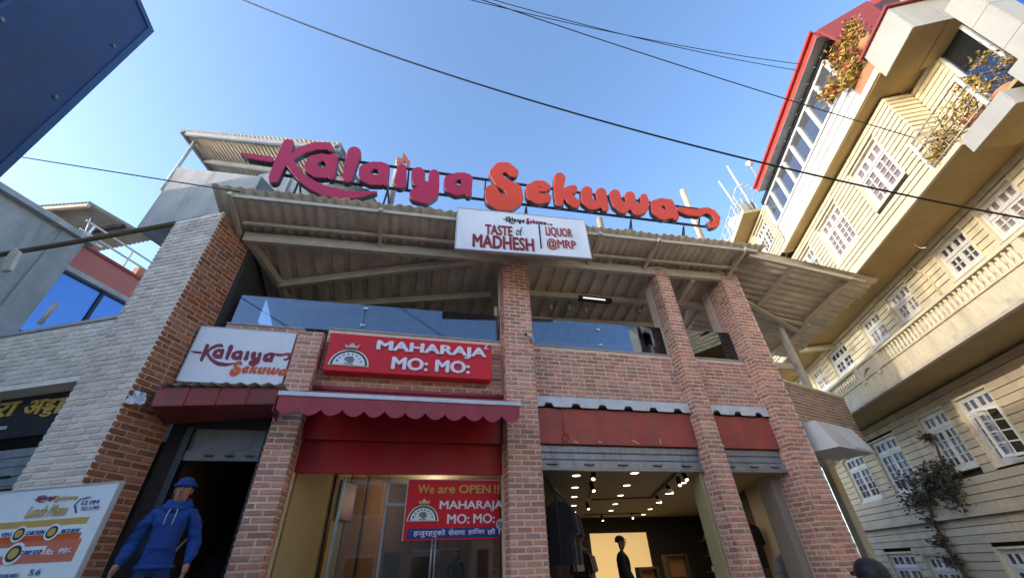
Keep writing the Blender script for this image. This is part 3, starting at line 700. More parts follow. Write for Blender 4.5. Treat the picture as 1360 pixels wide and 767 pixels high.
vs, fs = fill([fuv], .05); MB().add([F.w(x, y, LO+z) for x, y, z in vs], fs).build('flame_emblem', 'flame', sg)
# frame: two long rails, uprights and struts down to the roof
def rail(pa, pb, o=LO-.03, r=.022): MB().bar(F.px(*pa, o), F.px(*pb, o), r*2).build('frame_rail', 'steel_dark', sg)
rail((378, 233), (945, 302)); rail((390, 203), (936, 279))
for (x, yt, yb) in ((420, 207, 240), (485, 217, 247), (543, 225, 252), (645, 240, 264), (705, 247, 272), (749, 252, 277), (800, 258, 284), (870, 268, 293), (930, 277, 300)):
    MB().bar(F.px(x, yt, LO-.03), F.px(x-2, yb, LO-.03), .03).build('frame_upright', 'steel_dark', sg)
def strut(x, yt, xb, o2):
    a = F.px(x, yt, LO-.03); u, z = F.at(xb, yt+30, LO); MB().bar(a, F.w(u, zr(u, o2)+.05, o2), .028).build('strut', 'steel_dark', sg)
for x in (398, 515, 699, 838, 908):
    yt = 236+(x-378)*.1217; strut(x, yt, x-8, .55); strut(x, yt, x+7, .25)
# posts standing behind the letters
for nm, (xb, yb), (xt, yt), rr, mtn, lab in (('post', (523, 276), (530, 213), .07, 'steel_beige', 'grey steel post behind the letter i with flame of the rooftop sign'), ('post', (934, 318), (906, 253), .075, 'cream_gold', 'pale timber post standing behind the hook at the end of the rooftop sign'), ('post', (798, 301), (796, 290), .07, 'cream_gold', 'short stub of pale post on the roof behind the letter u')):
    u, z = F.at(xt, yt, -.1); tag(MB().tube([F.w(u, zr(u, -.1), -.1), F.w(u, z, -.1)], rr, 10).build(nm, mtn, None, smooth=True), lab, 'post')

def logo(mb2, fr, o, rows, depth=.006):
    """small copies of the lettering: rows = list of (glyph indices, u0,u1,z0,z1, material index)"""
    for idx, u0, u1, z0, z1, mi in rows:
        pts = [p for i in idx for lp in GLY[i][1] for p in lp]
        # undo the slope of the roof line so that the small copy sits level
        sl = .055
        pts2 = [(x, y-sl*x) for x, y in pts]
        xa, xb = min(p[0] for p in pts2), max(p[0] for p in pts2); ya, yb = min(p[1] for p in pts2), max(p[1] for p in pts2)
        for i in idx:
            lps = [[(u0+(u1-u0)*(x-xa)/(xb-xa), z0+(z1-z0)*((y-sl*x)-ya)/(yb-ya)) for x, y in lp[::2]] for lp in GLY[i][1]]
            vs, fs = fill(lps, depth); mb2.add([fr.w(x, y, o+z) for x, y, z in vs], fs, mi)
KAL = list(range(0, 8)); SEK = list(range(8, 14)); HOOK = [14]

# ================================================================== Taste of Madhesh board on the eave
MO = .86
q = [F.at(608, 277, MO), F.at(777, 292, MO), F.at(783, 343, MO), F.at(606, 328, MO)]
u0 = (q[0][0]+q[3][0])/2; u1 = (q[1][0]+q[2][0])/2
sk = ((q[1][1]-q[0][1])+(q[2][1]-q[3][1]))/2; zt = (q[0][1]+q[1][1])/2; zb = (q[2][1]+q[3][1])/2
md = thing('hanging_board', 'white board reading TASTE of MADHESH and LIQUOR @MRP hung on the roof edge', 'sign', F.w((u0+u1)/2, zb, MO-.03))
# a frame whose rows follow the slope of the eave
def mdw(u, z, o): return F.w(u, z+sk*((u-u0)/(u1-u0)-.5), o)
class MF:  # same interface as a frame
    def w(s, u, z, o=0): return mdw(u, z, o)
mf = MF()
MB().box(mf, u0, u1, zb, zt, MO-.06, MO).build('board', 'white', md)
for (a, b, c, d) in ((u0, u1, zb-.02, zb), (u0, u1, zt, zt+.02), (u0-.02, u0, zb-.02, zt+.02), (u1, u1+.02, zb-.02, zt+.02)): MB().box(mf, a, b, c, d, MO-.065, MO+.006).build('edge_trim', 'board_frame', md)
for uu in (u0+.4, (u0+u1)/2, u1-.4): MB().bar(F.w(uu, (zb+zt)/2, MO-.06), F.w(uu, zr(uu, .5), .5), .03).build('bracket', 'steel_dark', md)
H = zt-zb; WD = u1-u0
def mu(x): return u0+WD*(x-52)/(1290-52)
def mz(y): return zb+H*(1-(y-0)/1.0)
Z = lambda f: zt-H*f
def shadowed(s, a, b, f0, f1, mt, bold=.01, spacing=1, name='lettering', shear=0, o_=MO):
    if mt in ('print_maroon', 'print_red'):
        mb = MB(); place_text(mb, s, mf, mu(a)+.018, mu(b)+.018, Z(f1)-.006, Z(f0)-.006, o_+.001, .004, bold); mb.build('lettering_shadow', 'cream_gold', md)
    mb = MB(); place_text(mb, s, mf, mu(a), mu(b), Z(f1), Z(f0), o_+.006, .005, bold, shear=shear); mb.build(name, mt, md)
shadowed('TASTE', 300, 552, .36, .62, 'print_maroon', .03); shadowed('of', 585, 650, .36, .58, 'print_black', 0, shear=.25)
shadowed('MADHESH', 190, 748, .63, .955, 'print_maroon', .035)
shadowed('LIQUOR', 872, 1140, .28, .555, 'print_red', .022); shadowed('@MRP', 872, 1160, .585, .875, 'print_red', .022)
MB().box(mf, mu(808), mu(822), Z(.86), Z(.24), MO, MO+.006).build('divider_line', 'print_black', md)
mb = MB(); logo(mb, mf, MO+.002, [(KAL, mu(465), mu(675), Z(.29), Z(.10), 0), (SEK, mu(690), mu(890), Z(.27), Z(.10), 1), (HOOK, mu(895), mu(950), Z(.25), Z(.19), 0)]); mb.build('small_logo', ['print_black', 'print_maroon'], md)

# ================================================================== Kalaiya board over the stair door
KO = -.06
q = [F.at(263, 433, KO), F.at(397, 443, KO), F.at(232, 502, KO), F.at(380, 509, KO)]
ku0, ku1 = -5.06+.0, q[1][0]+.0; kz1 = (q[0][1]+q[1][1])/2; kz0 = 2.33
kb = thing('restaurant_board', 'white board with maroon and orange Kalaiya Sekuwa lettering above the stair door', 'sign', F.w((ku0+ku1)/2, kz0, KO))
one('board', 'white', kb, F, ku0, ku1-.03, kz0, kz1, KO-.08, KO)
one('edge_trim', 'board_frame', kb, F, ku0, ku1-.03, kz1+.001, kz1+.015, KO-.085, KO+.005); one('edge_trim', 'board_frame', kb, F, ku0-.015, ku0-.001, kz0, kz1+.015, KO-.085, KO+.005)
def kpx(x, y): return F.at(220+x/4.0375, 370+y/4.0375, KO)
ka = kpx(140, 380); kc = kpx(575, 440)
for row, mt_ in zip([(KAL, ka[0], kc[0], kpx(330, 470)[1], kpx(250, 345)[1], 0), (SEK, kpx(352, 480)[0], kpx(650, 500)[0], kpx(500, 530)[1], kpx(400, 440)[1], 1), (HOOK, kpx(582, 410)[0], kpx(675, 410)[0], kpx(640, 440)[1], kpx(640, 395)[1], 2)], ('print_maroon', 'print_orange', 'print_red')):
    mb = MB(); logo(mb, F, KO+.002, [row[:5]+(0,)]); mb.build('lettering', mt_, kb)

# ================================================================== Maharaja sign
HO = -.04
q = [F.at(440, 442, HO), F.at(653, 457, HO), F.at(428, 491, HO), F.at(653, 504, HO)]
hu0, hu1 = q[0][0], q[1][0]; hz1 = (q[0][1]+q[1][1])/2; hz0 = (q[2][1]+q[3][1])/2
mh = thing('red_shop_sign', 'red sign box reading MAHARAJA MO: MO: with a half round crest', 'sign', F.w((hu0+hu1)/2, hz0, HO))
MB().box(F, hu0, hu1, hz0, hz1, HO-.2, HO).build('sign_box', 'sign_red', mh, bevel=.008)
def hp(x, y): return F.at(360+x/3.778, 420+y/3.778, HO)
def htext(s, xa, ya, xb, yb, bold=.045, parent=mh, mt='print_white'):
    a = hp(xa, ya); b = hp(xb, yb); mb = MB(); place_text(mb, s, F, a[0], b[0], min(a[1], b[1]), max(a[1], b[1]), HO+.001, .03, bold); return mb.build('lettering', mt, parent)
za, zb_ = hp(700, 197)[1]-.0, hp(800, 140)[1]
mb = MB(); place_text(mb, 'MAHARAJA', F, hp(528, 160)[0], hp(1080, 190)[0], hp(800, 203)[1], hp(800, 141)[1], HO+.001, .03, .042); mb.build('lettering', 'print_white', mh)
mb = MB(); place_text(mb, 'Z', F, hp(1066, 150)[0], hp(1090, 150)[0], hp(1080, 166)[1], hp(1080, 140)[1], HO+.001, .02, .03); mb.build('lettering', 'print_white', mh)
for xa, xb in ((603, 788), (823, 998)): mb = MB(); place_text(mb, 'MO:', F, hp(xa, 245)[0], hp(xb, 245)[0], hp(800, 279)[1], hp(800, 216)[1], HO+.001, .03, .042); mb.build('lettering', 'print_white', mh)
def crest(parent, fr, uc, zb, r, o, sc=1):
    """half round badge: gold rim, brown band, white field, ring of letters, crown"""
    def half(r0, r1, name, mt, d0, d1, zlo=0):
        n = 20; a = [(uc+r1*math.cos(math.pi*k/n), zb+zlo+(r1-zlo*.5)*math.sin(math.pi*k/n)*.93) for k in range(n+1)]
        if r0: pts = a+[(uc+r0*math.cos(math.pi*(n-k)/n), zb+zlo+(r0-zlo*.5)*math.sin(math.pi*(n-k)/n)*.93) for k in range(n+1)]
        else: pts = a
        vs, fs = fill([pts], d1); MB().add([fr.w(x, y, o+d0+z) for x, y, z in vs], fs).build(name, mt, parent)
    half(0, r, 'badge_rim', 'cream_gold', 0, .012); half(0, r*.95, 'badge_band', 'print_white', .012, .004, r*.05)
    half(r*.80, r*.90, 'badge_band', 'wood_dark', .016, .003, r*.05)
    half(0, r*.78, 'badge_field', 'pale_print', .016, .004, r*.05)
    mb = MB()
    for k, ch in enumerate('MAHARAJA'):
        a = math.pi*(1-(k+.8)/8.6); vs, fs = text_shape(ch, .02); xs = [v[0] for v in vs]; ys = [v[1] for v in vs]
        s = r*.17; cx, cy = uc+r*.62*math.cos(a), zb+r*.08+r*.58*math.sin(a); rot = a-math.pi/2
        P = []
        for x, y, z in vs:
            lx = (x-(min(xs)+max(xs))/2)*s; ly = (y-.35)*s
            P.append(fr.w(cx+lx*math.cos(rot)-ly*math.sin(rot), cy+lx*math.sin(rot)+ly*math.cos(rot), o+.020+.003*z))
        mb.add(P, fs)
    place_text(mb, 'MO MO', fr, uc-r*.22, uc+r*.22, zb+r*.06, zb+r*.15, o+.020, .003, .03)
    mb.build('badge_lettering', 'print_black', parent)
    vs, fs = fill(contour([[(-30, 0, 26), (-12, 14, 22)], [(14, 8, 28), (22, -8, 30)], [(0, -22, 24), (8, -25, 20)]], 4), .004)
    MB().add([fr.w(uc+x/60*r*.28, zb+r*.36+y/60*r*.28, o+.020+z) for x, y, z in vs], fs).build('badge_dumplings', 'grey_cloth', parent)
    k = r*.36; zc = zb+r*.93
    cr = [(-.75, 0), (.75, 0), (1.02, .95), (.5, .55), (.28, 1.0), (0, 1.35), (-.28, 1.0), (-.5, .55), (-1.02, .95)]
    vs, fs = fill([[(uc+x*k, zc+y*k*.72) for x, y in cr]], .02); MB().add([fr.w(x, y, o+.018+z) for x, y, z in vs], fs).build('crown', 'cream_gold', parent)
    MB().box(fr, uc-k*.7, uc+k*.7, zc+k*.02, zc+k*.16, o+.038, o+.043).build('crown_band', 'wood_dark', parent)
c0 = hp(283, 245); c1 = hp(490, 252)
crest(mh, F, (c0[0]+c1[0])/2, (c0[1]+c1[1])/2+.0, (c1[0]-c0[0])/2, HO+.001)

# ================================================================== We are OPEN banner
BO = -.50
q = [F.at(544, 634, BO), F.at(674, 640, BO), F.at(534, 715, BO), F.at(674, 717, BO)]
bu0 = (q[0][0]+q[2][0])/2; bu1 = -.335; bz1 = (q[0][1]+q[1][1])/2; bz0 = (q[2][1]+q[3][1])/2
bn = thing('open_banner', 'red and blue hanging banner reading We are OPEN with Nepali line below', 'banner', F.w((bu0+bu1)/2, bz0, BO))
one('banner_sheet', 'sign_red', bn, F, bu0, bu1, bz0, bz1, BO-.012, BO)
for (a, b, c, d) in ((bu0, bu1, bz1, bz1+.012), (bu0-.012, bu0, bz0, bz1+.012)): one('hem', 'cloth_white', bn, F, a, b, c, d, BO-.014, BO+.004)
def bp(x, y): return F.at(480+x/4.592, 600+y/4.592, BO)
zz = lambda f: bz1-(bz1-bz0)*f
def btext(s, xa, xb, f0, f1, mt, bold=.026, dp=.006):
    mb = MB(); place_text(mb, s, F, bp(xa, 300)[0], bp(xb, 300)[0], zz(f1), zz(f0), BO+.003, dp, bold); mb.build('lettering', mt, bn)
btext('We', 337, 440, .08, .235, 'print_gold'); btext('are', 462, 570, .125, .235, 'print_gold'); btext('OPEN', 592, 788, .08, .235, 'print_gold'); btext('!!!', 808, 862, .08, .235, 'print_gold'); btext('MAHARAJA', 478, 865, .36, .545, 'print_white'); btext('Z', 869, 886, .36, .41, 'print_white'); btext('MO:', 528, 660, .585, .745, 'print_white'); btext('MO:', 684, 812, .585, .745, 'print_white')
one('blue_strip', 'blue_band', bn, F, bu0+.05, bu1, zz(.975), zz(.81), BO, BO+.004)
for s, xa, xb, f0, f1 in (('\u0939\u091c\u0941\u0930\u0939\u0930\u0941\u0915\u094b', 318, 512, .825, .955), ('\u0938\u0947\u0935\u093e\u092e\u093e', 530, 632, .825, .93), ('\u0939\u093e\u093f\u091c\u0930', 650, 752, .825, .93), ('\u091b\u094c \u0964', 768, 842, .825, .93)):
    mb = MB(); place_text(mb, s, F, bp(xa, 490)[0], bp(xb, 490)[0], zz(f1), zz(f0), BO+.006, .004, .012); mb.build('lettering', 'print_white', bn)
b0 = bp(275, 415); b1 = bp(470, 418); crest(bn, F, (b0[0]+b1[0])/2, zz(.70), (b1[0]-b0[0])/2, BO+.003)
cc = bp(850, 440); vs, fs = fill([[(cc[0]+.075*math.cos(k*.4), cc[1]+.075*math.sin(k*.4)) for k in range(16)]], .004); MB().add([F.w(x, y, BO+.004+z) for x, y, z in vs], fs).build('round_sticker', 'cloth_white', bn)
vs, fs = fill(contour([[(-20, 10, 20), (15, 5, 22)], [(0, -18, 20)]], 4), .003); MB().add([F.w(cc[0]+x*.0014, cc[1]+y*.0014, BO+.009+z) for x, y, z in vs], fs).build('sticker_print', 'grey_cloth', bn)

# ================================================================== plum awning
AO = .62
a0 = F.at(370, 523, AO); a1 = F.at(691, 536, AO)
aw = thing('retractable_awning', 'plum cloth awning with scalloped edge and white front bar over the momo shop', 'awning', F.w(-1.8, 1.7, .2))
az = (a0[1]+a1[1])/2
MB().prism([F.w(-3.36, 2.36, WO), F.w(-.27, 2.36, WO), F.w(a1[0]-.03, az+.01, AO), F.w(a0[0]+.03, az+.01, AO)], (0, 0, .008)).build('canopy_cloth', 'awning', aw)
MB().bar(F.w(a0[0], az, AO+.012), F.w(a1[0], az, AO+.012), .045, .055).build('front_bar', 'white_tin', aw)
MB().tube([F.w(-3.4, 2.39, WO+.05), F.w(-.24, 2.39, WO+.05)], .04, 10).build('roller', 'awning', aw, smooth=True)
mb = MB(); N = 12; n = 10; wv = (a1[0]-a0[0]-.04)/N; top = az-.03; hv = .16; sc_ = .085; pts = []
for k in range(N):
    for j in range(n):
        t = j/n; pts.append((a0[0]+.02+(k+t)*wv, top-hv-sc_*math.sin(math.pi*t)**.8))
pts.append((a1[0]-.02, top-hv)); vs = []; fs = []
for i_, (x, y) in enumerate(pts):
    rp = .012*math.sin(x*11)+.006*math.sin(x*31)
    for t in (0, .5, 1): vs.append(F.w(x, top+(y-top)*t, AO+.02+rp*t))
for i_ in range(len(pts)-1):
    for t in range(2): a = i_*3+t; fs.append((a, a+3, a+4, a+1))
k = len(vs); vs += [v+Vector((F.n[0], F.n[1], 0))*-.004 for v in vs]; fs += [tuple(i_+k for i_ in f[::-1]) for f in fs]
mb.add(vs, fs).build('valance', 'awning', aw, fix=False)
for u in (-3.0, -.6): 
    MB().tube([F.w(u, 2.25, WO), F.w(u+.25, 2.05, .2), F.w(u, az-.0, AO)], .02, 6).build('folding_arm', 'white_tin', aw, smooth=True)

# ================================================================== maroon hood over the stair door
hd = thing('metal_hood', 'maroon sheet metal hood with corrugated top over the stair door', 'hood', F.w(-4.5, 1.65, .1))
HA = .30
pA, pB = F.at(175, 512, HA), F.at(371, 515, HA); pC, pD = F.at(175, 538, HA), F.at(371, 536, HA); pE, pF_ = F.at(190, 562, WO+.1), F.at(368, 553, WO+.1)
lx, rx = -5.03, pB[0]
MB().prism([F.w(lx, pA[1], HA), F.w(rx, pB[1], HA), F.w(rx, pD[1], HA), F.w(lx, pC[1], HA)], Vector((*F.n[:2], 0))*-.012).build('front_panel', 'maroon', hd)
MB().prism([F.w(lx, pC[1]-.002, HA), F.w(rx, pD[1]-.002, HA), F.w(rx, pF_[1], WO+.1), F.w(lx+.05, pE[1], WO+.1)], (0, 0, .01)).build('lower_panel', 'maroon', hd)
for x in (lx+.0, rx-.012): MB().prism([F.w(x, pA[1], HA-.014), F.w(x, pC[1], HA-.014), F.w(x, pE[1], WO+.1), F.w(x, pA[1], WO)], Vector((*F.u[:2], 0))*.012).build('side_panel', 'maroon', hd)
for t in (.25, .5, .75): x = lx+(rx-lx)*t; MB().bar(F.w(x, pA[1]+(pB[1]-pA[1])*t, HA+.004), F.w(x, pC[1]+(pD[1]-pC[1])*t, HA+.004), .015, .006).build('seam', 'maroon', hd)
sheet_wave(lx-.06, rx+.04, HA+.08, WO, lambda a, o: pA[1]+.02+(a-lx)*(pB[1]-pA[1])/(rx-lx)+.05*(HA-o), .17, .035, 'corrugated_sheet', 'zinc_top', hd)
tb = W.px(182, 533, .42)
# crumpled plastic bag hung at the hood
random.seed(3); hb = F.px(188, 521, HA+.02); mb = MB(); vs = []
for k in range(7):
    for j in range(5): vs.append(hb+Vector((F.u[0], F.u[1], 0))*((k/6-.5)*.13*(1+.2*j)+random.uniform(-.015, .015))+Vector((0, 0, -j*.04+random.uniform(-.015, .015)))+Vector((F.n[0], F.n[1], 0))*random.uniform(0, .06))
mb.add(vs, [(k*5+j, k*5+j+1, k*5+j+6, k*5+j+5) for k in range(6) for j in range(4)])
tag(mb.build('plastic_bag', 'white_tin', None, fix=False), 'crumpled clear plastic bag hung at the left end of the maroon hood', 'bag')
random.seed(11)

# ================================================================== black Nepali sign on the pale wing
NO = -.30
q = [W.at(100, 512, NO), W.at(0, 523, NO), W.at(62, 572, NO), W.at(0, 578, NO)]
nz1 = (q[0][1]+q[1][1])/2; nz0 = (q[2][1]+q[3][1])/2
ns = thing('black_sign', 'black shop sign with gold Nepali lettering on the pale brick wing', 'sign', W.w(2.5, nz0, NO))
one('board', 'sign_black', ns, W, 1.05, 5.2, nz0, nz1-.03, NO-.06, NO); one('top_trim', 'white_tin', ns, W, 1.05, 5.2, nz1-.028, nz1+.02, NO-.06, NO+.02); one('bottom_trim', 'steel_dark', ns, W, 1.05, 5.2, nz0-.05, nz0-.002, NO-.06, NO+.01)
def np_(x, y): return W.at(x/5.9, 500+y/5.9, NO)
def ntext(s, xa, xb, ya, yb, mi=0, bold=.03):
    mb = MB(); place_text(mb, s, W, np_(xa, (ya+yb)/2)[0], np_(xb, (ya+yb)/2)[0], np_((xa+xb)/2, yb)[1], np_((xa+xb)/2, ya)[1], NO+.002, .015, bold); mb.build('lettering', ['print_gold', 'print_white'][mi], ns)
ntext('\u0930\u093e', -20, 140, 205, 315); ntext('\u0905', 205, 350, 185, 295)
# stacked double letter, then its vowel stroke
ntext('\u0921', 345, 450, 180, 258); ntext('\u0921', 325, 425, 240, 312); ntext('\u093e', 440, 530, 168, 282)
ntext('TM', 0, 52, 390, 415, 1, .01); ntext('\u0916\u093e\u091c\u093e \u0918', -330, -40, 215, 330)

# ================================================================== menu board
UO = .42
q = [W.at(25, 649, UO), W.at(160, 640, UO), W.at(84, 767, UO)]
mu0, mu1 = q[0][0], q[1][0]; mz1 = q[1][1]; mz0 = -.55
mn = thing('menu_board', 'pale blue Kalaiya lunch menu board leaning by the corner pier', 'menu board', W.w((mu0+mu1)/2, mz0, UO))
mw_ = mu0-mu1
one('board', 'pale_print', mn, W, mu1, mu0+.55, mz0, mz1, UO-.03, UO); one('frame', 'board_frame', mn, W, mu1-.015, mu1, mz0, mz1+.015, UO-.035, UO+.008); one('frame', 'board_frame', mn, W, mu1, mu0+.55, mz1, mz1+.015, UO-.035, UO+.008)
for uu in (mu1+.1, mu0+.4): MB().bar(W.w(uu, mz0, UO-.03), W.w(uu, -CZ, UO+.05), .04).build('leg', 'steel_grey', mn)
def mp_(x, y): return W.at(x/5.6, 630+y/5.6, UO)
def mrect(xa, xb, ya, yb, mt, d=.004, nm='printed_band'):
    a = mp_(xa, (ya+yb)/2); b = mp_(xb, (ya+yb)/2); t = mp_((xa+xb)/2, ya); c = mp_((xa+xb)/2, yb); return MB().box(W, a[0], b[0], c[1], t[1], UO, UO+d).build(nm, mt, mn)
mrect(-250, 640, 345, 395, 'ochre'); mrect(-250, 600, 395, 500, 'print_orange', .0035); mrect(-250, 560, 500, 660, 'salmon', .004)
mrect(-250, 620, 395, 455, 'pale_print', .006, 'menu_bar'); mrect(-250, 330, 545, 605, 'pale_print', .006, 'menu_bar')
for (x, y, r) in ((150, 440, .085), (395, 425, .085), (110, 585, .11)):
    c = mp_(x, y)
    for rr, mt, d in ((r, 'pale_print', .008), (r*.75, 'wood_dark', .010), (r*.5, 'ochre', .012)):
        vs, fs = fill([[(c[0]+rr*math.cos(k*.35), c[1]+rr*.8*math.sin(k*.35)) for k in range(18)]], .002); MB().add([W.w(x_, y_, UO+d+z) for x_, y_, z in vs], fs).build('food_picture', mt, mn)
MPR = ['print_maroon', 'ochre', 'blue_band', 'print_white']
def mtext(s, xa, xb, ya, yb, mi, bold=.01, shear=0):
    mb = MB(); place_text(mb, s, W, mp_(xa, (ya+yb)/2)[0], mp_(xb, (ya+yb)/2)[0], mp_((xa+xb)/2, yb)[1], mp_((xa+xb)/2, ya)[1], UO+.010, .003, bold, shear=shear); mb.build('lettering', MPR[mi], mn)
mtext('Lunch Menu', 215, 505, 225, 310, 1, .02, .3); mtext('12 PM', 620, 740, 190, 220, 2); mtext('TO 3 PM', 610, 740, 235, 262, 2)
mtext('Rs. 99/-', 350, 540, 545, 590, 3, .03, .2); mtext('VEG', 20, 95, 430, 458, 2); mtext('CHICKEN', 205, 340, 415, 445, 2); mtext('RICE BOX', 470, 600, 400, 430, 2); mtext('CURRY SOUP', 165, 320, 560, 592, 2)
mtext('AVAILABLE', 0, 145, 735, 765, 2); mtext('5.6', 230, 310, 700, 745, 2)
def lg(rows):
    for idx, xa, xb, ya, yb, mi in rows:
        mb = MB(); logo(mb, W, UO+.010, [(idx, mp_(xa, (ya+yb)/2)[0], mp_(xb, (ya+yb)/2)[0], mp_((xa+xb)/2, yb)[1], mp_((xa+xb)/2, ya)[1], 0)], .003); mb.build('lettering', MPR[mi], mn)
lg([(KAL, 265, 420, 150, 205, 0), (SEK, 420, 580, 150, 195, 1)])
st = [mp_(680, 165), mp_(610, 180), mp_(565, 225), mp_(575, 280)]; MB().tube([W.w(x, y, UO+.012) for x, y in st], .006, 4).build('time_bracket', 'blue_band', mn)

# ================================================================== white sign box on the right wing wall
so_ = .55
s0 = thing('white_sign_box', 'white lightbox sign jutting from the brick wing wall beside the last pillar', 'sign', RW.w(.9, 1.6, .3))
c_ = [RW.at(1062, 552, .1), RW.at(1143, 597, .55), RW.at(1080, 588, .55)]
sb = MB().hexa([RW.w(.12, 1.62, .02), RW.w(1.55, 1.62, .02), RW.w(1.55, 1.62, .75), RW.w(.12, 1.62, .75), RW.w(.12, 2.15, .02), RW.w(1.55, 2.15, .02), RW.w(1.55, 2.15, .55), RW.w(.12, 2.15, .55)]).build('box', 'win_white', s0)
MB().hexa([RW.w(.75, 1.66, .742), RW.w(1.5, 1.66, .742), RW.w(1.5, 1.66, .752), RW.w(.75, 1.66, .752), RW.w(.75, 2.12, .571), RW.w(1.5, 2.12, .571), RW.w(1.5, 2.12, .581), RW.w(.75, 2.12, .581)]).build('face_panel', 'white', s0)
# CCTV camera on the centre pillar
cu, cz = F.at(704, 446, .08)
cv = thing('cctv_camera', 'white bullet security camera on the centre brick pillar', 'camera', F.w(cu, cz, 0))
MB().tube([F.w(cu+.02, cz+.0, .06), F.w(cu-.10, cz-.02, .16)], .035, 12).build('body', 'white_tin', cv, smooth=False); MB().tube([F.w(cu-.10, cz-.02, .16), F.w(cu-.105, cz-.021, .164)], .03, 12).build('lens', 'black', cv)
MB().tube([F.w(cu+.06, cz-.05, 0), F.w(cu+.06, cz-.05, .05), F.w(cu+.02, cz-.01, .08)], .018, 8).build('bracket', 'white_tin', cv)
MB().tube([F.w(cu+.06, cz-.05, 0.002), F.w(cu+.06, cz-.05, .012)], .045, 12).build('base_plate', 'steel_grey', cv)
# ================================================================== clapboard house on the right
hs = thing('clapboard_house', 'tall cream yellow clapboard house with white windows and a glazed top floor', 'house', B.w(9, -CZ, -2))
NB = [0]
def clap(parent, fr, u0, u1, z0, z1, o, sp, holes=(), mt='yellow_wall'):
    n = int(round((z1-z0)/sp)); sp = (z1-z0)/n
    for k in range(n):
        a, b = z0+k*sp+.005, z0+(k+1)*sp-.005
        cuts = sorted([(h[0], h[1]) for h in holes if h[2] < b-.02 and h[3] > a+.02]); segs = []; x = u0
        for c0, c1 in cuts:
            if c0 > x: segs.append((x, c0))
            x = max(x, c1)
        if x < u1: segs.append((x, u1))
        for s0, s1 in segs:
            j = random.uniform(-.003, .003)
            MB().hexa([fr.w(s0, a, o-.02), fr.w(s1, a, o-.02), fr.w(s1, a, o+.028+j), fr.w(s0, a, o+.028+j), fr.w(s0, b, o-.02), fr.w(s1, b, o-.02), fr.w(s1, b, o+.008+j), fr.w(s0, b, o+.008+j)]).build('clapboard', mt, parent); NB[0] += 1
def window(parent, fr, u0, u1, z0, z1, o, th=.27, cols=2, rows=4, tcols=2, fw=.05, open_leaf=None, leafs=2, glass='house_glass'):
    """frame with a transom of small lights above side hung casements"""
    mb = MB(); D = .055
    def bx(a, b, c, d, e=o-D, f=o): mb.box(fr, a, b, c, d, e, f)
    bx(u0, u1, z0, z0+fw); bx(u0, u1, z1-fw, z1); bx(u0, u0+fw, z0+fw, z1-fw); bx(u1-fw, u1, z0+fw, z1-fw)
    zt = z1-fw-th if th else z1-fw
    if th: bx(u0+fw, u1-fw, zt-.055, zt, o-D, o+.012)
    lw = (u1-u0-2*fw)/leafs
    pcs = []
    for k in range(leafs):
        a = u0+fw+k*lw; b = a+lw
        ztop = zt-.055 if th else zt
        s = .055
        if open_leaf != k:
            e, f = o-D+.008, o-.006
            bx(a+.004, a+s, z0+fw, ztop, e, f); bx(b-s, b-.004, z0+fw, ztop, e, f); bx(a+s, b-s, z0+fw, z0+fw+s, e, f); bx(a+s, b-s, ztop-s, ztop, e, f)
            for i in range(1, cols): x = a+s+(b-a-2*s)*i/cols; bx(x-.011, x+.011, z0+fw+s, ztop-s, e+.005, f-.004)
            for i in range(1, rows): y = z0+fw+s+(ztop-z0-fw-2*s)*i/rows; bx(a+s, b-s, y-.011, y+.011, e+.006, f-.003)
            pcs.append((a+s, b-s, z0+fw+s, ztop-s))
        if th:
            bx(a+.004, a+.045, zt, z1-fw, o-D+.008, o-.006); bx(b-.045, b-.004, zt, z1-fw, o-D+.008, o-.006); bx(a+.045, b-.045, zt, zt+.035, o-D+.008, o-.006); bx(a+.045, b-.045, z1-fw-.035, z1-fw, o-D+.008, o-.006)
            for i in range(1, tcols): x = a+.045+(lw-.09)*i/tcols; bx(x-.02, x+.02, zt+.035, z1-fw-.035, o-D+.01, o-.008)
            pcs.append((a+.045, b-.045, zt+.035, z1-fw-.035))
    w = mb.build('window', 'win_white', parent)
    for a, b, c, d in pcs: MB().box(fr, a, b, c, d, o-D+.012, o-D+.018).build('pane', glass, w)
    MB().box(fr, u0+.01, u1-.01, z0+.01, z1-.01, o-D-.06, o-D-.05).build('dark_room', 'backing', w)
    MB().box(fr, u0-.03, u1+.03, z0-.035, z0-.002, o-D, o+.05).build('sill', 'win_white', w)
    if open_leaf is not None:
        a = u0+fw+open_leaf*lw; hinge = a+lw if open_leaf else a
        hinge = a
        ang = R(52); q = fr.w(hinge, 0, o); dirv = Vector((fr.u[0], fr.u[1], 0))*math.cos(ang)+Vector((fr.n[0], fr.n[1], 0))*math.sin(ang)
        nn = Vector((-dirv.y, dirv.x)); lf = Fr((q.x, q.y), (dirv.x, dirv.y), (nn.x, nn.y)); m2 = MB(); zz0, zz1 = z0+fw, zt-.055; s = .05
        for (x0, x1, y0, y1) in [(0, s, zz0, zz1), (lw-s, lw, zz0, zz1), (s, lw-s, zz0, zz0+s), (s, lw-s, zz1-s, zz1)]+[(s+(lw-2*s)*i/cols-.011, s+(lw-2*s)*i/cols+.011, zz0+s, zz1-s) for i in range(1, cols)]+[(s, lw-s, zz0+s+(zz1-zz0-2*s)*i/rows-.011, zz0+s+(zz1-zz0-2*s)*i/rows+.011) for i in range(1, rows)]:
            m2.box(lf, x0, x1, y0, y1, -.02, .02)
        m2.build('open_casement', 'win_white', w)
    return w
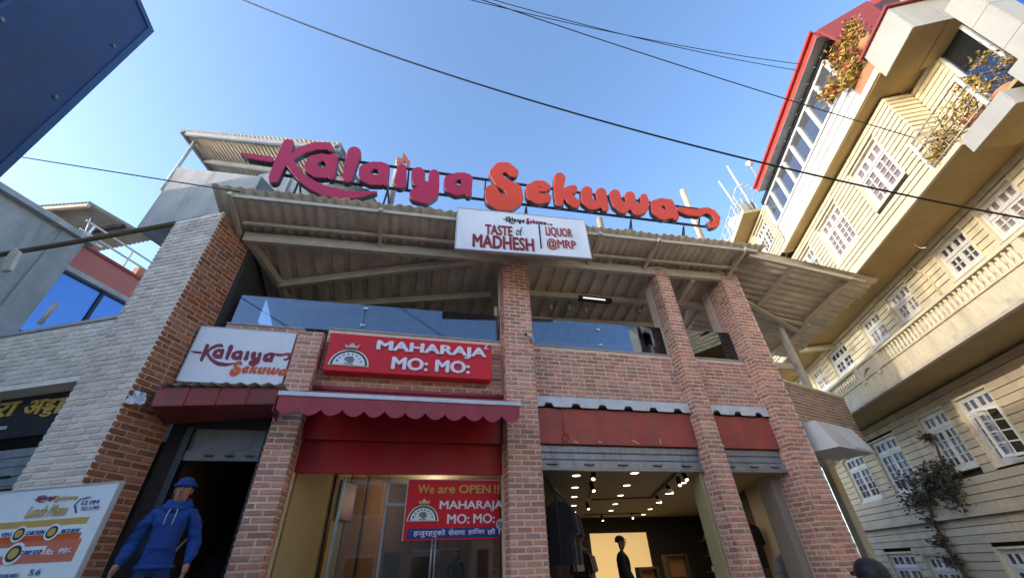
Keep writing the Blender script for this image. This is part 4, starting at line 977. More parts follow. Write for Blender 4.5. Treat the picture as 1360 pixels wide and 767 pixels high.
def opening(parent, fr, u0, u1, z0, z1, o, **kw):
    e = .045
    for a, b, c, d in ((u0-e, u0-.002, z0-e, z1+e), (u1+.002, u1+e, z0-e, z1+e), (u0-.002, u1+.002, z1+.002, z1+e), (u0-.002, u1+.002, z0-e, z0-.036)):
        MB().box(fr, a, b, c, d, o-.13, o+.015).build('window_reveal', 'yellow_trim', parent)
    return window(parent, fr, u0, u1, z0, z1, o-.055, **kw)
EE = .048
def holes_of(ws): return [(a-EE, b+EE, c-EE, d+EE) for a, b, c, d in ws]
UN, UFAR = 2.2, 15.9
# --- storey 0 (below the ledge) and storey 1
w0 = []
for xa, xb, yt in ((1177, 1213, 735), (1225, 1262, 737), (1322, 1375, 729)):
    a = B.at(xa, yt); b = B.at(xb, yt+2); w0.append((b[0], a[0], -1.35, a[1]-.0))
wl1 = [(13.55, 14.80, 1.33, 2.55), (11.65, 12.87, 1.33, 2.64), (9.58, 10.52, 1.48, 2.70), (8.22, 9.15, 1.38, 2.70), (6.2, 7.2, 1.38, 2.70)]
def wallsheet(u0, u1, z0, z1, o): return MB().box(B, u0, u1, z0, z1, o-.35, o-.125).build('wall', 'backing', hs)
s0 = wallsheet(UN, UFAR, -CZ, .60, 0); clap(s0, B, UN, UFAR, -1.2, .58, 0, .155, holes_of(w0), 'shaded_wall')
s1 = wallsheet(UN, UFAR, .60, 3.08, 0); clap(s1, B, UN, UFAR, .66, 3.06, 0, .165, holes_of(wl1), 'shaded_wall')
one('ledge', 'shaded_wall', hs, B, UN, UFAR, .585, .655, -.05, .13)
for w_ in w0: opening(s0, B, *w_, 0, th=.24)
for i_, w_ in enumerate(wl1): opening(s1, B, *w_, 0, th=.25, tcols=2, open_leaf=(0 if i_ == 3 else None))
one('far_corner_board', 'yellow_trim', hs, B, UFAR, UFAR+.08, -CZ, 7.7, -.3, .03)
# --- balcony of storey 2
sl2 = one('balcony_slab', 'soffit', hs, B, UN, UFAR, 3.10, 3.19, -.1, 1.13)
one('slab_edge', 'yellow_trim', hs, B, UN, UFAR, 3.12, 3.24, 1.131, 1.19); one('edge_gutter', 'zinc', hs, B, UN, UFAR, 3.06, 3.115, 1.10, 1.20)
par = one('parapet', 'yellow_trim', hs, B, UN, UFAR, 3.24, 3.54, 1.06, 1.14)
u = UN+.1
while u < UFAR: one('parapet_rib', 'yellow_trim', par, B, u, u+.03, 3.26, 3.53, 1.14, 1.152); u += .155
one('lower_rail', 'yellow_trim', par, B, UN, UFAR, 3.541, 3.575, 1.04, 1.17)
one('top_rail', 'yellow_trim', par, B, UN, UFAR, 3.872, 3.925, 1.04, 1.165)
prof = [(0, .036), (.03, .036), (.05, .026), (.10, .042), (.14, .040), (.19, .022), (.24, .026), (.255, .034), (.295, .034)]
bmsh = MB().tube([(0, 0, h) for h, r in prof], [r for h, r in prof], 8); bm_o = bmsh.build('baluster', 'yellow_trim', par, origin=Vector((0, 0, 0)), smooth=True)
first = True; piers = [(8.76, 9.86), (11.35, 11.65), (4.6, 4.75)]
u = UN+.1
while u < UFAR-.1:
    if not any(a-.04 < u < b+.04 for a, b in piers):
        o_ = bm_o if first else bpy.data.objects.new('baluster', bm_o.data)
        if not first: COL.objects.link(o_); o_.parent = par
        o_.location = B.w(u, 3.576, 1.10)-ORI[par]; first = False
    u += .128
for a, b in ((8.76, 8.92), (9.70, 9.86), (11.35, 11.65), (4.6, 4.75)): one('balustrade_pier', 'yellow_trim', par, B, a, b, 3.576, 3.871, 1.05, 1.155)
ar = [(9.31+.39*math.cos(math.pi*k/12), 3.45+.36*math.sin(math.pi*k/12)) for k in range(13)]+[(9.31+.29*math.cos(math.pi*(12-k)/12), 3.45+.27*math.sin(math.pi*(12-k)/12)) for k in range(13)]
vs, fs = fill([ar], .08); MB().add([B.w(x, y, 1.10+z) for x, y, z in vs], fs).build('arch_moulding', 'yellow_trim', par)
ar2 = [(8.92, 3.575), (9.0, 3.575)]+[(9.31-.36*math.cos(math.pi*k/12), 3.45+.35*math.sin(math.pi*k/12)) for k in range(13) if 3.45+.35*math.sin(math.pi*k/12) > 3.57]+[(9.62, 3.575), (9.70, 3.575), (9.70, 3.87), (8.92, 3.87)]
vs, fs = fill([ar2], .07); MB().add([B.w(x, y, 1.06+z) for x, y, z in vs], fs).build('arch_panel', 'yellow_trim', par)
for k in range(5): one('arch_baluster', 'yellow_trim', par, B, 9.08+k*.105, 9.12+k*.105, 3.576, 3.66, 1.08, 1.12)
# --- storey 2 wall
wl2 = [(5.07, 5.92, 4.67, 5.42), (6.35, 7.18, 4.67, 5.42), (8.30, 9.14, 4.67, 5.42), (9.66, 10.52, 4.67, 5.42), (11.56, 12.70, 4.67, 5.42), (13.3, 14.2, 4.67, 5.42)]
s2 = wallsheet(UN, UFAR, 3.19, 5.6, 0); clap(s2, B, UN, UFAR, 4.60, 5.48, 0, .147, holes_of(wl2)); clap(s2, B, UN, UFAR, 3.3, 4.45, 0, .165)
one('skirting_board', 'yellow_trim', hs, B, UN, UFAR, 4.46, 4.60, -.02, .035); one('cornice_board', 'yellow_trim', hs, B, UN, UFAR, 5.49, 5.60, -.02, .045)
for i_, w_ in enumerate(wl2): opening(s2, B, *w_, 0, th=.23, rows=2, glass=('house_glass_pale', 'house_glass')[i_ in (1, 4)])
ref_u = 7.3
MB().tube([B.w(7.78, 5.5, .05), B.w(7.75, 5.38, .06), B.w(7.62, 5.2, .05), B.w(7.6, 4.6, .05)], .022, 6).build('conduit', 'yellow_trim', hs, smooth=True)
MB().tube([B.w(6.85, 5.58, .45), B.w(6.9, 5.5, .44), B.w(6.86, 5.38, .42), B.w(6.75, 5.30, .42)], .013, 6).build('dangling_pipe', 'cream_gold', hs, smooth=True)
one('outrigger_beam', 'yellow_trim', hs, B, 12.0, 12.16, 5.42, 5.55, .05, 1.6)
# --- storey 3, projecting
s3o = 1.05
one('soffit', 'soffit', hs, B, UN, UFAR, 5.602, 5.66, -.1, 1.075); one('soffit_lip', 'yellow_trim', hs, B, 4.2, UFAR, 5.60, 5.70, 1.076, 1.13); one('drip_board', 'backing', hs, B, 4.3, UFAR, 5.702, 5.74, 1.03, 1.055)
wl3 = [(5.35, 6.40, 6.25, 7.38), (7.27, 8.36, 6.27, 7.38), (8.95, 9.97, 6.27, 7.38), (10.7, 11.7, 6.27, 7.38)]
s3 = wallsheet(4.63, UFAR, 5.66, 7.78, s3o); clap(s3, B, 4.63, UFAR, 5.74, 7.72, s3o, .121, holes_of(wl3))
for w_ in wl3: opening(s3, B, *w_, s3o, th=.25, rows=4, glass='house_glass_pale')
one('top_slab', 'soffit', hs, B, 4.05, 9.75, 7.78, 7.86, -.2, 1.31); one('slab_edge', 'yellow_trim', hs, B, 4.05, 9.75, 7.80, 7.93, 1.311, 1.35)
one('gutter', 'win_white', hs, B, 4.05, 9.75, 7.932, 7.965, 1.25, 1.34)
# --- top floor sunroom
for k in range(6): one('white_cladding_board', 'win_white', hs, B, 4.72, 9.4, 7.97+k*.108, 8.07+k*.108, 1.20, 1.29-.014*(k % 2))
fr_ = MB()
fr_.box(B, 4.72, 9.42, 8.622, 8.70, 1.2, 1.30); fr_.box(B, 4.72, 9.42, 9.58, 9.66, 1.2, 1.30)
mus = [4.72+.588*k for k in range(9)]
for k, u in enumerate(mus): fr_.box(B, u, u+.07, 8.70, 9.58, 1.21, 1.302)
sr = fr_.build('sunroom_frame', 'win_white', hs)
for k in range(8): one('pane', 'roof_glass', sr, B, mus[k]+.07, mus[k+1], 8.70, 9.58, 1.235, 1.245)
one('sunroom_end', 'roof_glass', hs, B, 4.73, 4.745, 8.0, 9.6, -.6, 1.2)
one('inner_wall', 'render_grey', hs, B, 4.75, 9.4, 7.86, 9.66, -.9, -.7)
one('eave_board', 'steel_dark', hs, B, 4.35, 9.5, 9.665, 9.80, .9, 1.33)
MB().prism([B.w(4.2, 9.80, 1.56), B.w(4.2, 9.98, 1.585), B.w(4.2, 11.4, -1.2), B.w(4.2, 11.2, -1.2)], Vector((*B.u[:2], 0))*4.75).build('roof', 'red_roof', hs)
one('fascia_gutter', 'red_roof', hs, B, 4.15, 8.98, 9.95, 10.03, 1.587, 1.65); one('eave_soffit', 'concrete', hs, B, 4.2, 8.95, 9.785, 9.797, 1.0, 1.56)
MB().prism([B.w(4.12, 9.3, 1.3), B.w(4.12, 9.95, 1.5), B.w(4.12, 10.7, .1), B.w(4.12, 9.3, .1)], Vector((*B.u[:2], 0))*.06).build('gable_board', 'red_dark', hs)
one('planter_front', 'terracotta', hs, B, 4.1, 4.7, 7.97, 8.35, .6, 1.25)
for k in range(10): u = 4.9+k*.42; MB().tube([B.w(u, 9.72, 1.36), B.w(u+.06, 9.82, 1.42), B.w(u+.03, 9.9, 1.40)], .012, 5).build('light_bracket', 'steel_grey', hs)
# --- far part of the top floor, with terrace above
s4 = MB().box(B, 9.5, UFAR, 7.86, 9.78, .9, 1.12).build('wall', 'backing', hs); wl4 = [(9.95, 10.95, 8.55, 9.5), (11.6, 12.6, 8.55, 9.5)]
clap(s4, B, 9.5, UFAR, 7.95, 9.75, 1.25, .125, holes_of(wl4))
for w_ in wl4: opening(s4, B, *w_, 1.25, th=.22, rows=3)
one('terrace_slab', 'soffit', hs, B, 9.9, UFAR, 9.79, 9.88, .2, 1.75); one('slab_edge', 'yellow_trim', hs, B, 9.9, UFAR, 9.80, 9.96, 1.751, 1.79)
rl = MB()
for k in range(12): u = 10.0+k*.5; rl.bar(B.w(u, 9.96, 1.72), B.w(u, 10.75, 1.74), .02)
for z in (10.2, 10.45, 10.75): rl.bar(B.w(9.95, z, 1.73), B.w(15.6, z, 1.73), .025)
rl.build('terrace_railing', 'win_white', hs)
for k in range(4): MB().tube([B.w(9.95+.13*k, 10.0, 1.7-.25*k), B.w(9.98+.13*k, 10.7, 1.8-.25*k), B.w(9.85+.12*k, 11.0, 1.65-.25*k), B.w(9.7+.1*k, 11.02, 1.4-.25*k)], .02, 6).build('bent_railing_bar', 'win_white', hs, smooth=True)
# odds and ends on the terrace: each one a thing of its own
def lump(name, label, cat, c, rx, rz, mt, seed):
    rnd = random.Random(seed); mb = MB(); vs = []; n, m_ = 9, 6
    for j in range(m_+1):
        for k in range(n):
            a = 2*math.pi*k/n; b = math.pi*j/m_-math.pi/2; q = 1+rnd.uniform(-.18, .18)
            vs.append(c+Vector((rx*q*math.cos(a)*math.cos(b), rx*q*math.sin(a)*math.cos(b), rz*q*math.sin(b)+rz)))
    mb.add(vs, [(j*n+k, j*n+(k+1) % n, (j+1)*n+(k+1) % n, (j+1)*n+k) for j in range(m_) for k in range(n)])
    return tag(mb.build(name, mt, None, smooth=True), label, cat)
lump('covered_bundle', 'bundle under a pale sheet on the far roof terrace', 'bundle', B.w(11.3, 9.89, 1.3), .42, .5, 'cloth_white', 1)
lump('sack', 'dark grey sack on the far roof terrace behind the railing', 'sack', B.w(10.7, 9.89, 1.2), .3, .55, 'grey_cloth', 2)
lump('sack', 'brown sack at the far end of the roof terrace', 'sack', B.w(12.4, 9.89, 1.35), .4, .42, 'cream_gold', 4)
for (px, py, px2, py2, d1, lab) in ((966, 221, 992, 262, 11.2, 'pale tilted pole sticking out from the far roof terrace'), (955, 241, 980, 275, 11.8, 'thin bare pole leaning on the far roof terrace railing')):
    q1, q2 = B.at(px, py, 1.5), B.at(px2, py2, 1.5); tag(MB().tube([B.w(q2[0], q2[1]-.3, 1.5), B.w(*q1, 1.5)], .035, 8).build('pole', 'win_white', None, smooth=True), lab, 'pole')
q1 = B.at(996, 219, 1.6); tag(MB().tube([B.w(q1[0], 9.97, 1.6), B.w(q1[0], q1[1]-.05, 1.6), B.w(q1[0], q1[1], 1.6), B.w(q1[0], q1[1]+.12, 1.6), B.w(q1[0], q1[1]+.17, 1.6)], [.02, .02, .10, .10, .03], 10).build('globe_lamp', 'cloth_white', None, smooth=True), 'small white globe lamp on a stem at the roof terrace corner', 'lamp')
# --- near wing: recess, tiled boxes, blue windows
RT = Fr(B.w(4.63, 0, 0)[:2], B.n[:2], -B.u[:2])       # return wall: u along B normal, facing the camera
s5 = MB().box(RT, .3, 1.04, 5.66, 7.72, -.3, -.03).build('return_wall', 'backing', hs); clap(s5, RT, .55, 1.045, 5.74, 7.72, -.0, .121)
s6 = MB().box(B, 3.2, 4.55, 5.66, 6.55, .2, .40).build('recess_wall', 'backing', hs); clap(s6, B, 3.9, 4.62, 5.74, 7.72, .52, .121)
one('sliding_door', 'dark_glass', hs, B, 2.9, 3.86, 5.75, 7.62, .44, .46); 
for u in (3.86, 3.3): one('door_frame', 'win_white', hs, B, u, u+.05, 5.75, 7.62, .44, .50)
def tiled(u0, u1, z0, z1, o0, o1, nu, no, nz, nm):
    t = MB().box(B, u0+.006, u1-.006, z0+.006, z1-.006, o0, o1-.006).build(nm, 'joint', hs); g = .008
    for i in range(nu):                                      # street face and underside
        a = u0+(u1-u0)*i/nu; b = u0+(u1-u0)*(i+1)/nu
        for k in range(nz): c = z0+(z1-z0)*k/nz; d = z0+(z1-z0)*(k+1)/nz; MB().box(B, a+g*.5*(i > 0), b-g*.5*(i < nu-1), c+g*.5*(k > 0), d-g*.5*(k < nz-1), o1-.005, o1+.008).build('cladding_tile', 'tile_clad', t)
        for j in range(no): e = o0+(o1-o0)*j/no; f = o0+(o1-o0)*(j+1)/no; MB().box(B, a+g, b-g, z0-.006, z0+.005, e+g, f-g).build('underside_panel', 'soffit', t)
    for j in range(no):                                      # face towards the camera
        e = o0+(o1-o0)*j/no; f = o0+(o1-o0)*(j+1)/no
        for k in range(nz): c = z0+(z1-z0)*k/nz; d = z0+(z1-z0)*(k+1)/nz; MB().box(B, u0-.008, u0+.005, c+g*.5*(k > 0), d-g*.5*(k < nz-1), e+g*.5*(j > 0), f-g*.5).build('cladding_tile', 'tile_clad', t)
    return t
tiled(3.16, 4.05, 7.63, 8.40, -.35, 1.3, 1, 3, 1, 'upper_box'); one('box_coping', 'red_dark', hs, B, 3.1, 4.1, 8.41, 8.47, -.35, 1.36)
tiled(3.16, 4.00, 5.20, 5.52, .1, 1.3, 1, 2, 1, 'lower_box')
tiled(2.62, 2.98, 5.55, 7.62, .62, .92, 1, 1, 3, 'corner_pilaster'); tiled(2.4, 3.15, 7.63, 8.4, -3, -.36, 1, 4, 1, 'front_beam')
WG = Fr(B.w(2.6, 0, 0)[:2], B.n[:2], -B.u[:2])
one('front_window', 'blue_glass', hs, WG, -4, .6, 5.75, 7.62, -.12, -.1)
for u in (-.35, -1.3, -2.3): one('window_mullion', 'win_white', hs, WG, u, u+.05, 5.75, 7.62, -.1, -.05)
one('window_head', 'red_roof', hs, WG, -4, .6, 7.55, 7.62, -.1, .02); one('front_slab', 'tile_clad', hs, WG, -4, 1.2, 5.2, 5.7, -.4, .0); one('near_wall', 'yellow_wall', hs, WG, -4, 0, -CZ, 5.15, -.3, -.02)
one('near_roof', 'tile_clad', hs, WG, -4, 1.0, 8.45, 8.6, -1.0, -.1)
# balcony grille in front of the recess
gr = MB()
for z in (5.78, 6.0, 6.23, 6.46): gr.bar(B.w(3.52, z, 1.1), B.w(4.83, z, 1.1), .022); gr.bar(B.w(3.52, z, 1.1), B.w(3.52, z, .45), .022)
for k in range(9): u = 3.55+k*.16; gr.bar(B.w(u, 5.75, 1.1), B.w(u, 6.46, 1.1), .014)
gr.build('balcony_grille', 'zinc_top', hs)
for u in (3.52, 4.83): MB().bar(B.w(u, 5.70, 1.1), B.w(u, 6.5, 1.1), .045).build('grille_post', 'win_white', hs)

# ================================================================== plants
def foliage(t, name, spots, n, size, mt, seed):
    rnd = random.Random(seed); mb = MB()
    for k in range(n):
        c, r = rnd.choice(spots); d = Vector((rnd.gauss(0, 1), rnd.gauss(0, 1), rnd.gauss(0, .8))); p = c+d*r*.55
        s = size*rnd.uniform(.6, 1.4); a = Vector((rnd.gauss(0, 1), rnd.gauss(0, 1), rnd.gauss(0, .6))).normalized(); b = a.cross(Vector((rnd.gauss(0, 1), rnd.gauss(0, 1), rnd.gauss(0, 1)))).normalized()
        mb.add([p-a*s, p+b*s*.45+a*s*.1, p+a*s, p-b*s*.45+a*s*.1], [(0, 1, 2, 3)])
    o = mb.build(name, mt, t, fix=False); tag(o, kind='stuff'); return o
def plant(name, label, base, spots, n, size, leaf, seed, petals=0, pot=True, stems=5):
    t = thing(name, label, 'plant', base); rnd = random.Random(seed)
    mb = MB()
    for k in range(stems):
        c, r = spots[k % len(spots)]; mid = base.lerp(c, .5)+Vector((rnd.uniform(-.1, .1), rnd.uniform(-.1, .1), rnd.uniform(0, .1))); mb.tube([base, mid, c], [.014, .01, .005], 5)
    mb.build('stem', 'twig', t)
    foliage(t, 'foliage', spots, n, size, leaf, seed)
    if petals: foliage(t, 'flowers', spots, petals, size*.9, 'petal', seed+50)
    if pot: MB().tube([base+Vector((0, 0, -.02)), base+Vector((0, 0, .16)), base+Vector((0, 0, .2))], [.11, .15, .16], 12).build('pot', 'terracotta', t, smooth=True)
    return t
def bs(u, z, o, r): return (B.w(u, z, o), r)
plant('flowering_plant', 'tangle of dry yellow plants with red flowers in the balcony grille', B.w(3.9, 5.72, .95), [bs(3.7, 6.0, 1.1, .22), bs(4.0, 6.05, 1.12, .24), bs(4.3, 5.95, 1.12, .2), bs(4.6, 5.9, 1.1, .16), bs(3.6, 6.35, .95, .14)], 800, .036, 'leaf_dry', 3, 34)
plant('flowering_plant', 'yellow trailing plant with a few red blooms on the lower tiled balcony box', B.w(3.4, 5.6, .9), [bs(3.45, 6.1, .95, .18), bs(3.3, 6.55, .8, .14), bs(3.25, 6.3, .6, .15), bs(3.2, 6.6, .4, .13)], 420, .036, 'leaf_dry', 5, 18)
plant('rooftop_shrub', 'golden shrub spilling over the end of the glazed top floor', B.w(4.45, 8.36, 1.0), [bs(4.45, 8.9, 1.2, .3), bs(4.4, 9.3, 1.15, .28), bs(4.8, 8.75, 1.35, .24), bs(5.1, 8.85, 1.38, .2), bs(4.35, 9.55, 1.0, .2), bs(4.3, 8.55, 1.28, .2), bs(4.6, 8.45, 1.3, .18)], 1500, .05, 'leaf_dry', 7, 190)
plant('rooftop_shrub', 'pale dry potted plant at the top of the tiled box by the sky', B.w(3.9, 8.48, 1.2), [bs(3.95, 8.85, 1.22, .2), bs(4.0, 9.15, 1.2, .2), bs(3.9, 9.4, 1.15, .14)], 460, .042, 'leaf_dry', 9, 60)
random.seed(21)
# vine climbing the lower wall: a woody stem with clumps of leaves
vp = [(1290, 775), (1270, 745), (1252, 718), (1240, 690), (1232, 665), (1238, 640), (1252, 615), (1243, 590), (1232, 578)]
vn = thing('wall_vine', 'dark leafy vine climbing the shaded clapboards beside the second window', 'vine', B.px(1290, 767, .08))
VP = [B.px(x, y, .09) for x, y in vp]
MB().tube(VP, [.05, .045, .045, .04, .035, .03, .025, .02, .012], 7).build('stem', 'twig', vn, smooth=True)
br_ = [(1205, 640), (1215, 655), (1225, 632), (1262, 650), (1272, 665), (1258, 630), (1222, 668), (1268, 640), (1212, 668), (1248, 655)]
for x, y in br_: MB().tube([B.px(1236, 652, .09), B.px((x+1236)/2, (y+648)/2, .12), B.px(x, y, .10)], [.02, .012, .006], 5).build('branch', 'twig', vn)
foliage(vn, 'foliage', [(B.px(x, y, .11), .25) for x, y in br_+[(1236, 650), (1245, 640), (1240, 628), (1250, 618)]]+[(p+Vector((-.05, 0, 0)), .16) for p in VP[:6]]+[(B.px(1232, 580, .12), .1)], 2400, .052, 'leaf_dark', 13)

# ================================================================== houses on the left
gh = thing('grey_house', 'grey cement rendered house with blue windows behind the pale brick wing', 'house', L.w(4, -CZ, -2))
e = L.at(112, 323); gt = L.at(0, 255)[1]
one('wall', 'render_grey', gh, L, -9, e[0], -CZ, e[1], -4, 0); one('roof_slab', 'concrete', gh, L, -9, e[0]+.12, e[1]+.001, e[1]+.12, -4.1, .14)  # lengthened out of view to block the low sun
one('shade_storey', 'render_grey', gh, L, 1.8, 3.7, e[1]+.121, 9.2, -4, -.02); one('shade_storey', 'render_grey', gh, L, -9, 1.799, e[1]+.121, 7.25, -4, -.02)  # unseen storeys added to shade the wing, tower and lower clapboards
one('corner_pilaster', 'render_grey', gh, L, e[0]-.45, e[0], -CZ, e[1], 0, .03)
pk0 = L.at(115, 330, -.3); pk1 = L.at(95, 354, -.3)
one('pink_parapet', 'pink', gh, L, e[0]+.002, 12, pk1[1], pk0[1], -.6, -.3); one('parapet_cap', 'red_dark', gh, L, e[0]+.002, 12, pk0[1]+.001, pk0[1]+.07, -.62, -.26)
one('slab', 'concrete', gh, L, e[0]+.002, 12, pk1[1]-.12, pk1[1]-.002, -3, -.28)
one('back_wall', 'dark_in', gh, L, e[0], 12, -CZ, pk1[1]-.12, -1.2, -.6)
for k in range(4): a = e[0]+.06+k*1.02; one('blue_window', 'blue_glass', gh, L, a, a+.95, 3.6, pk1[1]-.16, -.42, -.40); one('window_bar', 'steel_dark', gh, L, a+.951, a+1.019, 3.55, pk1[1]-.14, -.46, -.36)
one('window_bar', 'steel_dark', gh, L, e[0]+.01, 12, 4.25, 4.31, -.46, -.35)
rr = MB()
for z in (.28, .55): rr.bar(L.w(e[0]-.1, pk0[1]+.07+z, -.32), L.w(12, pk0[1]+.07+z, -.32), .035)
for k in range(6): rr.bar(L.w(e[0]+.1+k*.95, pk0[1]+.05, -.32), L.w(e[0]+.1+k*.95, pk0[1]+.64, -.32), .035)
rr.build('white_railing', 'win_white', gh)
one('water_tank', 'black', gh, L, e[0]+1.9, e[0]+2.7, pk0[1]+.1, pk0[1]+.55, -1.6, -.8)
one('chimney_pot', 'terracotta', gh, L, e[0]+1.75, e[0]+1.95, pk0[1]+.05, pk0[1]+.75, -1.2, -1.0)
# corrugated terrace roof seen from below
ra, rb_, rc, rd = at_height(46, 273, 8.1), at_height(118, 268, 8.1), at_height(205, 318, 7.55), at_height(118, 336, 7.3)
def bil(s, t): return (ra*(1-s)+rb_*s)*(1-t)+(rd*(1-s)+rc*s)*t
mb = MB(); n = 60; vs = []
for k in range(n+1):
    for j in range(3): p = bil(k/n, j/2); vs.append(p+Vector((0, 0, .03*math.cos(k*2*math.pi/4))))
mb.add(vs, [(3*k+j, 3*k+j+3, 3*k+j+4, 3*k+j+1) for k in range(n) for j in range(2)]); mb.build('terrace_roof', 'zinc_top', gh, fix=False)
for t in (.03, .55): MB().bar(bil(0, t)-Vector((0, 0, .1)), bil(1, t)-Vector((0, 0, .1)), .08, .1).build('roof_purlin', 'steel_dark' if t > .1 else 'cream_gold', gh)
MB().bar(bil(.25, .05)-Vector((0, 0, .15)), bil(.55, .75)-Vector((0, 0, .4)), .05).build('roof_strut', 'win_white', gh); MB().bar(bil(.75, .3)-Vector((0, 0, .12)), L.w(e[0]+.1, pk0[1]+.3, -.4), .06).build('roof_post', 'steel_grey', gh)
# long timber pole from the tower across the left, with its bracket
pa_, pb_ = W.px(-40, 345, .10), W.px(232, 297, -.2)
pp_ = thing('timber_pole', 'long dark timber pole running from the concrete tower out over the pale wing', 'pole', pb_)
MB().tube([pa_, pa_.lerp(pb_, .5)+Vector((0, 0, -.02)), pb_], .05, 8).build('pole', 'twig', pp_, smooth=True)
MB().prism([W.px(12, 345, .05), W.px(24, 330, .05), W.px(30, 336, .05), W.px(17, 360, .05), W.px(6, 362, .05)], Vector((*W.n[:2], 0))*.06).build('bracket', 'zinc', pp_)
MB().tube([W.px(52, 430, -.05), W.px(76, 402, -.05)], .035, 8).build('stub', 'zinc', pp_, smooth=True)
# near blue hoarding at the upper left
sB = .42; c0 = Vector((-.868, .432, 1.128))*(sB*8.06); zt_ = c0.z
k0 = at_height(205, 42, zt_); k1 = at_height(187, 0, zt_); dv = (k1-k0); dv.z = 0; dv.normalize()
BH = Fr((k0.x, k0.y), (dv.x, dv.y), (-dv.y, dv.x) if -dv.y > 0 else (dv.y, -dv.x))
bh = thing('blue_hoarding', 'large dark blue sheet metal hoarding hanging over the upper left corner', 'hoarding', BH.w(1.0, -CZ, -.1))
one('sheet_panel', 'blue_wall', bh, BH, .05, 2.4, 1.0, zt_-.05, -.06, -.01)
one('edge_trim', 'blue_edge', bh, BH, 0, .05, .95, zt_, -.08, .0); one('edge_trim', 'blue_edge', bh, BH, .05, 2.4, zt_-.05, zt_, -.08, .0); one('edge_trim', 'blue_edge', bh, BH, .05, 2.4, .95, 1.0, -.08, .0)
for u in (.62, 1.2, 1.8): one('panel_seam', 'blue_edge', bh, BH, u, u+.02, 1.0, zt_-.05, -.01, .002)
for u in (.12, .58, .70, 1.14, 1.28):
    for z in (1.2, 1.9, 2.6, 3.3): MB().tube([BH.w(u, z, -.01), BH.w(u, z, .004)], .012, 8).build('bolt', 'steel_grey', bh)
for u in (.9, 2.2): MB().bar(BH.w(u, -CZ, -.13), BH.w(u, zt_-.1, -.13), .09).build('post', 'steel_dark', bh)

# ================================================================== overhead cables
def wire(p1, pm, p2, d1, d2, r, label, last=47):
    A = Vector(ray(*p1)).normalized()*d1; C = (B.px(*p2, d2)-Vector((0, 0, CZ))) if d2 < 3 else Vector(ray(*p2)).normalized()*d2; best = None
    for i_ in range(1, 100):
        t = i_/100; P = A.lerp(C, t)
        q = ray(*pm); k = math.hypot(P.x, P.y)/math.hypot(q[0], q[1])
        er = abs(P.x*q[1]-P.y*q[0])
        if best is None or er < best[0]: best = (er, t, P.z-q[2]*k)
    _, t, sg_ = best; s = sg_/(4*t*(1-t)); pts = []
    for i_ in range(-34, last):
        t = i_/40; P = A.lerp(C, t); P.z -= s*4*t*(1-t); pts.append(P+Vector((0, 0, CZ)))
    return tag(MB().tube(pts, r, 5).build('overhead_cable', 'cable', None, smooth=True), label, 'cable', 'overhead cables')
wire((323, 0), (1000, 215), (1360, 290), 9.5, 7.6, .012, 'thick black cable sagging from the top across the sky to the clapboard house')
wire((640, 0), (960, 105), (1214, 183), 9, 1.09, .009, 'middle thin cable passing in front of the sunroom windows of the clapboard house', 41)
wire((625, 0), (960, 70), (1061, 85), 10, 1.66, .008, 'uppermost thin cable ending at the red roof edge', 41)
wire((655, 0), (960, 76), (1056, 93), 10, 1.66, .008, 'thin cable just below the uppermost one, ending at the red roof edge', 41)
wire((25, 208), (150, 228), (270, 247), 12, 7.5, .010, 'thin cable at the left running to the concrete tower')
# ================================================================== right hand shop: lights, tracks, goods
ZC = 1.46
def z6(x, y): return (700+x/4.593, 600+y/4.593)
cl_ = [o for o in COL.objects if o.name.startswith('ceiling')][0]
for k, (x, y) in enumerate([(300, 140), (292, 213), (288, 270), (285, 323), (284, 363), (282, 392), (655, 125), (608, 200), (570, 261), (538, 314), (512, 354), (950, 185), (862, 250), (803, 304), (751, 345), (710, 378)]):
    p = at_height(*z6(x, y), ZC-.004)
    MB().tube([p, p-Vector((0, 0, .012))], .075, 16).build('downlight', 'lamp', cl_)
    MB().tube([p+Vector((0, 0, .003)), p-Vector((0, 0, .008)), p-Vector((0, 0, .008))], [.105, .1, .08], 16).build('downlight_rim', 'white_tin', cl_)
lt = bpy.data.lights.new('shop_ceiling_light', 'AREA'); lt.energy = 24; lt.size = 2.5; lt.size_y = 6; lt.shape = 'RECTANGLE'; lt.color = (1, .82, .6)
lo_ = bpy.data.objects.new('shop_ceiling_light', lt); COL.objects.link(lo_); lo_.location = F.w(5.0, ZC-.12, -5.2); lo_.rotation_euler = (0, 0, F.ang()-.45)
def track(label, pts, heads):
    P = [at_height(*z6(x, y), ZC-.05) for x, y in pts]
    t = thing('track_light', label, 'track light', P[0])
    for a, b in zip(P, P[1:]): MB().bar(a, b, .04, .035).build('track_rail', 'black', t)
    for x, y in heads:
        c = at_height(*z6(x, y), ZC-.12); d = Vector((random.uniform(-.3, .3), -.5, -.7)).normalized()
        MB().tube([c-d*.09, c+d*.11], .042, 12).build('spot_head', 'black', t); MB().tube([c+d*.111, c+d*.114], .032, 12).build('lamp', 'lamp', t)
        MB().tube([c, c+Vector((0, 0, .09))], .012, 6).build('stem', 'black', t)
track('black track light with two lit spots at the left of the clothes shop ceiling', [(430, 105), (385, 290)], [(405, 135), (396, 210), (368, 325)])
track('black track with four angled spot heads at the right of the clothes shop ceiling', [(930, 115), (762, 275)], [(960, 140), (925, 175), (868, 225), (800, 285)])
track('thin black track crossing the middle of the clothes shop ceiling', [(385, 290), (762, 275)], [])
track('short black track near the back wall of the clothes shop', [(350, 382), (690, 372)], [(458, 400), (640, 385)])
